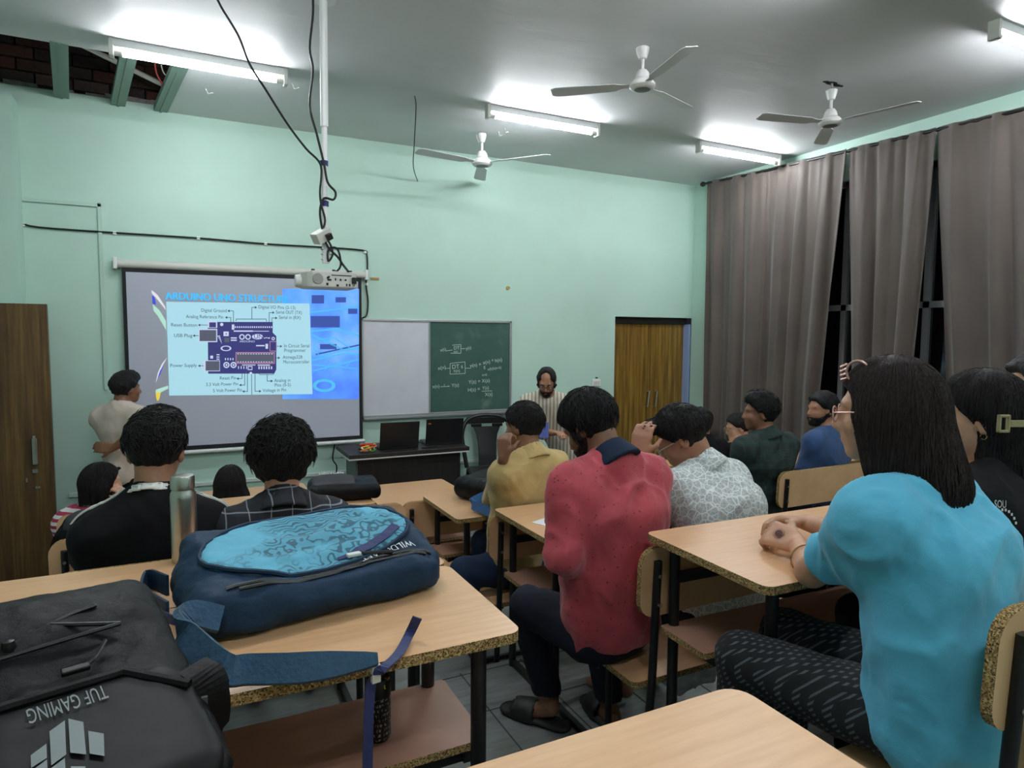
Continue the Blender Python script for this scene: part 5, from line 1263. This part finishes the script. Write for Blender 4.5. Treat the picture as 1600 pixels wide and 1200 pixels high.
# ------------------------------------------------------------------ everyone in the room
M_RED = mat_dots('red_dotted_shirt', (176, 62, 74), (70, 22, 30)); M_NAVYC = mat_fabric('navy_collar_cloth', (24, 38, 58)); M_JEAN = mat_fabric('dark_navy_trousers', (28, 30, 42), .85, .3); M_JEAN2 = mat_fabric('blue_jeans', (34, 48, 74), .85, .3)
M_BLACKC = mat_fabric('black_cloth', (20, 20, 23)); M_KHAKI = mat_fabric('khaki_shirt_cloth', (186, 160, 104), .85, .3); M_WHP = mat_swirl('white_pattern_shirt', (168, 176, 176), (222, 228, 228)); M_GPL = mat_plaid('green_black_plaid', (24, 32, 32), (40, 66, 60), (22, 52, 46), .05, .003, .07, .028)
M_NPL = mat_plaid('navy_white_plaid', (24, 26, 36), (150, 155, 165), (14, 15, 20), .062, .0035, .062, .022); M_SKYB = mat_fabric('sky_blue_tshirt', (92, 184, 218), .85, .35, 8); M_BLUEN = mat_fabric('blue_tshirt', (34, 66, 110)); M_BEIGE = mat_fabric('beige_tshirt', (196, 180, 168))
M_PST = mat_stripes('pink_white_stripes', [(0, (232, 222, 226)), (.5, (176, 48, 84))], .036, 2); M_LIME = mat_fabric('lime_top', (160, 190, 50)); M_TST = mat_stripes('cream_tan_stripes', [(0, (212, 204, 192)), (.52, (160, 146, 126))], .030, 0, .004)
M_CHECK = mat_checks('black_check_trousers', (17, 18, 23), (84, 92, 100)); M_WHITEC = mat_fabric('white_cloth', (222, 222, 216)); M_SLIP = plain('black_rubber_slipper', (26, 26, 27), .6)
SEATED = dict(seat=.42)
person('man in red dotted shirt with navy collar and black slippers, legs out in the aisle', (1.265, 1.79, .42), 6, (1.226, 1.875, 1.612), (24, 34, 0), skin=SK2, top=M_RED, bottom=M_JEAN, hair=dict(t=.018, rough=.003, strands=900, slen=.075, lift=.005, mess=.3, sideburn=True, beard=True), collar=M_NAVYC, collar_w=True, h=.0085, bulk=1.12, loose=.010, wrk=1.6, sw=.176, sleeve='rolled', lean=.022, shoes=M_SLIP,
       ov=dict(elL=atd(880, 868, 2.02), wrL=atd(905, 905, 2.25), elR=(1.45, 1.88, 1.22), wrR=(1.37, 1.97, 1.08), knL=atd(826, 945, 2.30), anL=atd(856, 1088, 2.53), toeL=atd(800, 1112, 2.62), anR=(1.42, 2.0, .505), knR=(1.40, 2.08, .93)), **SEATED)
person('man in white patterned shirt bending over his desk, hand on his brow', (1.75, 1.77, .42), 10, atd(1064, 684, 2.50), (48, 34, 0), skin=SK1, top=M_WHP, bottom=M_JEAN, hair=dict(t=.014, rough=.003, strands=700, slen=.06, lift=.004, quiff=True), collar=M_WHP, h=.009, bulk=1.10, loose=.012, glasses=M_STEEL, lean=.05,
       ov=dict(elL=(1.50, 2.26, 1.20), wrL=atd(997, 716, 2.40), elR=(1.98, 2.2, 1.2), wrR=(1.80, 2.35, 1.205)), hand_cfg=dict(L=dict(dir=(.25, .1, .9), nrm=(-.8, -.5, .1), curl=.35)), **SEATED)
person('man in khaki shirt resting his chin on his hand behind the black school bag', (1.43, 2.85, .26), 12, atd(817, 668, 3.20), (30, 8, 8), skin=SK2, top=M_KHAKI, bottom=M_JEAN2, hair=dict(t=.014, rough=.003, strands=600, slen=.045, lift=.005, mess=.8), h=.010, bulk=1.0, loose=.006, lean=0, collar=M_KHAKI,
       ov=dict(elL=(1.44, 3.13, 1.045), wrL=atd(787, 716, 3.00), elR=(1.74, 3.05, 1.05), wrR=(1.66, 3.16, 1.05), knL=atd(726, 893, 3.10), anL=atd(735, 990, 3.1)), hand_cfg=dict(L=dict(dir=(.05, .1, 1), nrm=(-.9, -.4, 0), curl=.8)), **SEATED)
def stripes(root, W2, HW, hc, RH, nb, sh, el, wr, shirt, torso):
    for s in (-1, 1):
        for k in (-1, 1):
            pts = []
            for x in np.linspace(.075, abs(sh[s][0]-nb[0])+.058, 16):
                p = np.array([nb[0]+s*x, sh[s][1]+.004+k*.011, 0]); zs = np.linspace(nb[2]+.08, nb[2]-.34, 170); d = shirt(np.stack([np.full(170, p[0]), np.full(170, p[1]), zs], -1)); j = np.argmax(d < 0)
                if d[j] < 0: pts.append(np.array([p[0], p[1], zs[j]+.004]))
            MB().ribbon(pts, (0, 1, 0), .008, .005).build('sleeve_stripe', M_WHITEC, root)
person('man in black T-shirt with white neckband and shoulder stripes', (-.085, 2.325, .44), -4, atd(245, 704, 1.99), (-14, 6, 0), skin=SK1, top=M_BLACKC, bottom=M_JEAN, hair=dict(t=.013, rough=.003, strands=900, slen=.04, lift=.005, mess=.9, top=.012, topx=.01), collar=M_WHITEC, band=True, h=.009, sw=.150, sdrop=.105, glasses=M_RIM, bulk=1.0, ar=.9, extras=stripes, hands=False, lean=.01, ov=dict(elR=(.085, 2.36, 1.23), wrR=(.03, 2.52, 1.22)), **SEATED)
person('man in navy and white checked shirt with thick curly hair', (.325, 2.33, .44), 0, atd(440, 722, 2.12), (-8, 16, 0), skin=SK1, top=M_NPL, bottom=M_JEAN, hair=dict(t=.030, rough=.005, strands=1100, slen=.06, lift=.010, mess=1.1, freq=(40, 40, 40), nape=-.105), collar=M_NPL, h=.009, bulk=1.0, ar=.9, sw=.152, lean=.0, hands=False, ov=dict(elL=(.165, 2.38, 1.23), wrL=(.20, 2.54, 1.22), elR=(.56, 2.36, 1.22)), **SEATED)
def maskx(root, W2, HW, hc, RH, nb, sh, el, wr, shirt, torso):
    sdf_obj('face_mask', lambda P: smax(head_sdf((P-hc)@RH/.92)-.008, rbox((P-hc)@RH/.92, (0, .085, -.085), (.06, .06, .030), .01), .004), hc-.16, hc+.16, .006, plain('pale_blue_mask', (160, 185, 205), .7), root, 1)
    MB().tube([HW((.055, .07, -.07)), HW((.078, .03, -.04)), HW((.080, -.01, -.01))], .0015, 5).build('mask_loop', M_WHITEC, root)
hcm = atd(160, 756, 3.74)
person('girl in pink striped top with a face mask under her chin', (-.43, 4.31, .10), -25, hcm, (-62, 0, 0), skin=SK3, top=M_PST, bottom=M_JEAN, hair=dict(t=.012, rough=.002, nape=-.11, freq=(30, 30, 10), strands=600, slen=.22, lift=.004, mess=.1, sr=.002), hairmat=M_HAIRL, h=.010, sw=.155, sleeve='short', extras=maskx, lean=0,
       locks=[(hcm+[-.04, -.02, 0], hcm+[-.045, -.025, -.10], .070, .065, 1), (hcm+[-.01, -.05, -.02], hcm+[-.015, -.05, -.10], .055, .05, 1)], ov=dict(elR=(-.15, 4.52, .86), wrR=atd(193, 790, 3.74)), hand_cfg=dict(R=dict(dir=(-.1, 0, 1), nrm=(.8, -.4, 0), curl=.8)), **SEATED)
gb = empty('backpack', (-.355, 3.185, .93), math.radians(-20)); tag(gb, 'charcoal backpack standing on the empty bench behind the girl in pink stripes', 'backpack')
sdf_obj('body', lambda P: smin(rbox(P, (0, 0, 0), (.12, .08, .25), .06), ell(P, (0, -.02, .08), (.11, .075, .18)), .03), (-.2, -.2, -.3), (.2, .2, .32), .009, M_GRYB, gb, 1, lambda V: .006*fbm(V*12))
sdf_obj('side_pocket', lambda P: rbox(P, (-.07, -.045, .06), (.05, .05, .14), .04), (-.2, -.2, -.25), (.2, .2, .25), .009, M_BLK, gb, 1, lambda V: .005*fbm(V*14))
MB().ribbon(spline([(-.08, -.05, .22), (-.115, -.085, .14), (-.12, -.085, .0), (-.09, -.06, -.12)], 5), (1, .5, 0), .035, .006).build('shoulder_strap', M_BLK, gb)
hcl = atd(360, 758, 4.0)
person('girl with long black hair in a lime green top', (.20, 4.31, .10), 0, hcl, (-4, 4, 0), skin=SK3, top=M_LIME, bottom=M_JEAN, hair=dict(t=.012, rough=.002, nape=-.11, freq=(30, 30, 10), strands=600, slen=.22, lift=.004, mess=.1, sr=.002), hairmat=M_HAIRL, h=.011, sw=.155, sdrop=.045, lean=0, sleeve='short', hands=False,
       locks=[(hcl+[-.01, -.04, 0], hcl+[-.03, -.09, -.22], .080, .075, 1), (hcl+[-.05, -.02, -.08], hcl+[-.11, -.05, -.15], .045, .025, 1), (hcl+[.04, -.05, -.06], hcl+[.06, -.09, -.24], .06, .06, 1)], **SEATED)
person('man in dark green checked shirt seen from behind in profile', (3.225, 2.96, .26), 0, atd(1187, 645, 4.05), (58, 0, 0), skin=SK2, top=M_GPL, bottom=M_JEAN, hair=dict(t=.020, rough=.003, strands=600, slen=.03, lift=.006, mess=1.0, top=.008), h=.010, bulk=1.08, collar=M_GPL, sw=.18, hands=False, lean=.01, **SEATED)
person('bearded man in plain blue T-shirt near the curtains', (3.80, 3.0, .26), 12, atd(1284, 640, 4.38), (74, 0, 0), skin=SK1, top=M_BLUEN, bottom=M_JEAN, hair=dict(t=.016, rough=.006, beard=True), h=.012, sleeve='short', hands=False, **SEATED)
person('person with dark hair and clear glasses half hidden by the green checked shirt', (4.16, 4.06, .10), 5, atd(1152, 668, 5.5), (66, 12, 0), skin=SK3, top=M_BLACKC, bottom=M_JEAN, hair=dict(t=.014, rough=.003, nape=-.11), h=.012, sw=.15, glasses=M_STEEL, ov=dict(elL=(3.98, 4.36, .90), wrL=atd(1146, 694, 5.46)), hand_cfg=dict(L=dict(dir=(0, .2, 1), nrm=(-.9, -.3, 0), curl=.6)), **SEATED)
person('dark-haired person hidden behind the white patterned shirt man', (3.70, 4.06, .10), 0, atd(1092, 662, 5.3), (10, 10, 0), skin=SK1, top=M_BLACKC, bottom=M_JEAN, hair=dict(t=.022, rough=.008), h=.013, hands=False, **SEATED)
person('curly-haired person seated between the two girls and the curtains', (4.56, 2.97, .26), 0, atd(1440, 618, 4.62), (30, 0, 0), skin=SK1, top=M_BLACKC, bottom=M_JEAN, hair=dict(t=.026, rough=.010), h=.013, sw=.15, lean=0, hands=False, **SEATED)
# the two girls on the near bench
hcb = atd(1384, 644, 1.42)
def bgx(root, W2, HW, hc, RH, nb, sh, el, wr, shirt, torso):
    q = el[-1]+(wr[-1]-el[-1])*.42; d = (wr[-1]-el[-1])/np.linalg.norm(wr[-1]-el[-1]); a = np.cross(d, [0, 0, 1.]); a /= np.linalg.norm(a); b = np.cross(d, a)
    MB().tube([q+.036*(math.cos(t)*a+math.sin(t)*b)+d*.012*math.cos(t) for t in np.linspace(0, 6.283, 25)], .0022, 6, cap=False).build('bangle', M_GOLD, root, True)
    R_ = lambda q: W2(np.asarray(q, float)+np.asarray(root.location))-W2(np.asarray(root.location))
    d = R_((-.12, .95, .10)); d /= np.linalg.norm(d); nrm = R_((-.55, -.6, .58)); nrm -= d*(nrm@d); nrm /= np.linalg.norm(nrm); s_ = np.cross(d, nrm); c_ = wr[-1]+d*.052+nrm*.0205
    hm = MB(); hm.add([c_]+[c_+.011*(math.cos(t)*d+math.sin(t)*s_)-nrm*.001 for t in np.linspace(0, 6.283, 13)[:-1]], [(0, k+1, (k+1) % 12+1) for k in range(12)])
    for t in np.linspace(0, 6.283, 19)[:-1]:
        r_ = math.cos(t)*d+math.sin(t)*s_; u = -math.sin(t)*d+math.cos(t)*s_; hm.add([c_+r_*.013-u*.0014-nrm*.0015, c_+r_*.013+u*.0014-nrm*.0015, c_+r_*.018-nrm*.003], [(0, 1, 2)])
    hm.build('henna_pattern', plain('henna_brown', (84, 44, 40), .7), root)
    cl = MB(); cc = HW((-.040, .050, .098))
    ring = [cc+RH@np.array([.0, .022*math.cos(t), .024*math.sin(t)]) for t in np.linspace(0, 6.283, 17)]; cl.tube(ring, .003, 6, cap=False)
    for k in range(4): cl.tube([cc+RH@np.array([.002, .02, -.012+.01*k]), cc+RH@np.array([-.004, .034, -.016+.009*k])], .0028, 6)
    cl.build('hair_clip', M_PINKR, root, True)
person('girl in sky blue T-shirt with glasses, hair clip and clasped hands', (1.415, .80, .60), 12, hcb, (27, 4, 0), skin=SK3, top=M_SKYB, bottom=M_CHECK, hair=dict(t=.010, rough=.002, nape=-.12, freq=(40, 40, 8), strands=1300, slen=.34, lift=.004, mess=.12, sr=.0016), hairmat=M_HAIRB, h=.008, sw=.165, sleeve='short', glasses=M_PINKR, ar=.88, extras=bgx, lean=.035, bulk=1.04, loose=.022, wrk=1.35, shirt_len=.11,
       locks=[(hcb+[.0, -.03, .0], hcb+[.02, -.075, -.15], .088, .085, 1), (hcb+[-.04, -.03, -.01], hcb+[-.04, -.04, -.11], .045, .040, 1), (hcb+[.06, -.075, -.20], hcb+[.075, -.10, -.285], .030, .006, 1), (hcb+[.085, -.08, -.2], hcb+[.112, -.10, -.30], .024, .005, 1), (hcb+[.02, -.09, -.17], hcb+[.03, -.115, -.25], .034, .008, 1), (hcb+[.04, -.03, -.05], hcb+[.075, -.07, -.20], .06, .052, 1), (hcb+[.06, -.05, -.12], hcb+[.088, -.085, -.255], .046, .030, 1), (hcb+[.0, -.06, -.1], hcb+[.03, -.10, -.215], .06, .04, 1)],
       ov=dict(elL=onZ(1268, 893, ZT4+.045), wrL=onZ(1247, 850, ZT4+.045), elR=(1.60, 1.13, 1.385), wrR=onZ(1258, 816, ZT4+.05)), hand_cfg=dict(L=dict(dir=(-.12, .95, .10), nrm=(-.55, -.6, .58), curl=.75), R=dict(dir=(-.75, .5, .05), nrm=(.1, .3, .9), curl=.6)), **SEATED)
hck = atd(1528, 652, 1.71)
def bkx(root, W2, HW, hc, RH, nb, sh, el, wr, shirt, torso):
    cc = W2(atd(1568, 662, 1.53)); rx, rz = RH[:, 0], np.array([0, 0, 1.]); cx = W2(atd(1600, 662, 1.55))-cc; cx /= np.linalg.norm(cx)
    cl = MB(); fr_ = (cc, cx, rz, np.cross(cx, rz))
    for a, b in (((-.018, -.021), (.018, -.015)), ((-.018, .015), (.018, .021)), ((-.018, -.021), (-.011, .021)), ((.011, -.021), (.018, .021)), ((.018, -.008), (.07, .008))): cl.prism([a, (b[0], a[1]), b, (a[0], b[1])], -.004, .004, 0, fr_)
    cl.build('hair_clip', plain('olive_plastic', (150, 138, 100), .4), root, bevel=.0015)
    MB().tube([HW((-.078, -.004, -.045))+.007*np.array([0, math.cos(t), math.sin(t)]) for t in np.linspace(0, 5.5, 14)], .0014, 6).build('earring', M_GOLD, root, True)
    pr_ = MB(); o = W2(atd(1556, 825, 1.42)); ex = W2(atd(1600, 825, 1.47))-o; ex /= np.linalg.norm(ex); ez = W2(atd(1556, 785, 1.42))-o; ez /= np.linalg.norm(ez); nz = np.cross(ex, ez)
    def put(x, z):   # drop a print point onto the cloth
        p = o+ex*x+ez*z; best = None
        for t in np.linspace(.22, -.22, 90):
            if shirt((p+nz*t)[None])[0] < 0: return p+nz*(t+.010)
        return p
    def blk(pts): pr_.add([put(*p) for p in pts], [list(range(len(pts)))])
    for k in range(11):
        a = math.radians(165-14*k); blk([(.03+.055*math.cos(a)+dx, -.01+.05*math.sin(a)+dz) for dx, dz in ((-.004, -.003), (.004, -.003), (.004, .003), (-.004, .003))])
    for k in range(13): blk([(.022+.0035*k+dx, -.06-.0125*k+dz) for dx, dz in ((-.005, -.004), (.005, -.004), (.005, .003), (-.005, .003))])
    blk([(.012, -.055), (.020, -.055), (.024, .015), (.014, .015)]); blk([(.020, .015), (.028, .015), (.048, -.055), (.038, -.058)]); blk([(.018, -.025), (.036, -.03), (.038, -.038), (.018, -.033)])
    vs_, fs_ = text_geo('SOU', .024); pr_.add([put(v[0]-.006, v[1]+.044) for v in vs_], fs_)
    pr_.build('shirt_print', plain('pale_shirt_print', (205, 205, 200), .7), root)
person('girl in black printed top with long hair held by an olive clip', (1.87, .815, .60), 6, hck, (34, 4, 0), skin=SK3, top=M_BLACKC, bottom=M_BLACKC, hair=dict(t=.014, rough=.002, nape=-.10, freq=(40, 40, 8), strands=1000, slen=.40, lift=.004, mess=.12, sr=.0017), hairmat=M_HAIRL, h=.009, sw=.148, ar=.86, extras=bkx, hands=False, sleeve='short', ov=dict(elL=(1.745, 1.05, 1.40), wrL=(1.81, 1.24, 1.375), elR=(2.06, 1.05, 1.40), wrR=(1.95, 1.24, 1.375)),
       locks=[(hck+[.03, -.04, -.0], hck+[.05, -.085, -.22], .080, .070, 1), (hck+[.05, -.07, -.15], hck+[.06, -.10, -.36], .068, .055, 1), (hck+[.02, -.06, -.1], hck+[.0, -.09, -.28], .055, .04, 1)], **SEATED)
person('person with a white collar at the end of the near bench, mostly out of view', (2.34, .815, .60), 6, atd(1622, 612, 2.05), (50, 0, 0), skin=SK3, top=M_WHITEC, bottom=M_JEAN, hair=dict(t=.018, rough=.006), h=.010, collar=M_WHITEC, hands=False, sw=.155, ov=dict(elL=(2.20, 1.05, 1.40), wrL=(2.28, 1.24, 1.375), elR=(2.50, 1.05, 1.40), wrR=(2.42, 1.24, 1.375)), **SEATED)
# standing
person('student in beige T-shirt standing hands on hips beside the screen', (-.42, 5.28, .05), -32, atd(198, 607, 4.62), (-62, 2, 0), standing=True, pelvis=(-.42, 5.26, .93), skin=SK2, top=M_BEIGE, bottom=M_BLACKC, hair=dict(t=.020, rough=.006, top=.008), h=.010, sleeve='short', bulk=.90, ar=.85, sw=.155, hs=.86, lean=-.02,
       ov=dict(elL=atd(157, 660, 4.72), wrL=atd(176, 697, 4.68), elR=atd(206, 680, 4.38), wrR=atd(178, 700, 4.40)), hand_cfg=dict(L=dict(dir=(.7, .2, -.3), nrm=(-.3, -.9, .2), curl=.3), R=dict(dir=(-.7, .3, .05), nrm=(-.2, -.9, .2), curl=.25)), shoes=M_SLIP, shirt_len=.07)
def idx(root, W2, HW, hc, RH, nb, sh, el, wr, shirt, torso):
    p = W2(atd(850, 672, 4.98)); MB().box(p, (.035, .006, .06), rotz(math.radians(0))).build('blue_folder', plain('blue_folder', (96, 112, 190), .5), root, bevel=.003)
person('teacher in striped shirt with glasses and beard, looking down', (2.90, 4.72, .05), 152, atd(854, 597, 5.35), (146, 26, 0), standing=True, pelvis=(2.93, 4.78, .90), skin=SK1, top=M_TST, bottom=M_JEAN, hair=dict(t=.010, rough=.003, bald=True, beard=True, sideburn=True), h=.010, sleeve='rolled', face=True, glasses=M_RIM, collar=M_TST, extras=idx,
       ov=dict(elL=(3.17, 4.62, 1.12), elR=(2.62, 4.72, 1.12)), shoes=M_SLIP, shirt_len=.10)
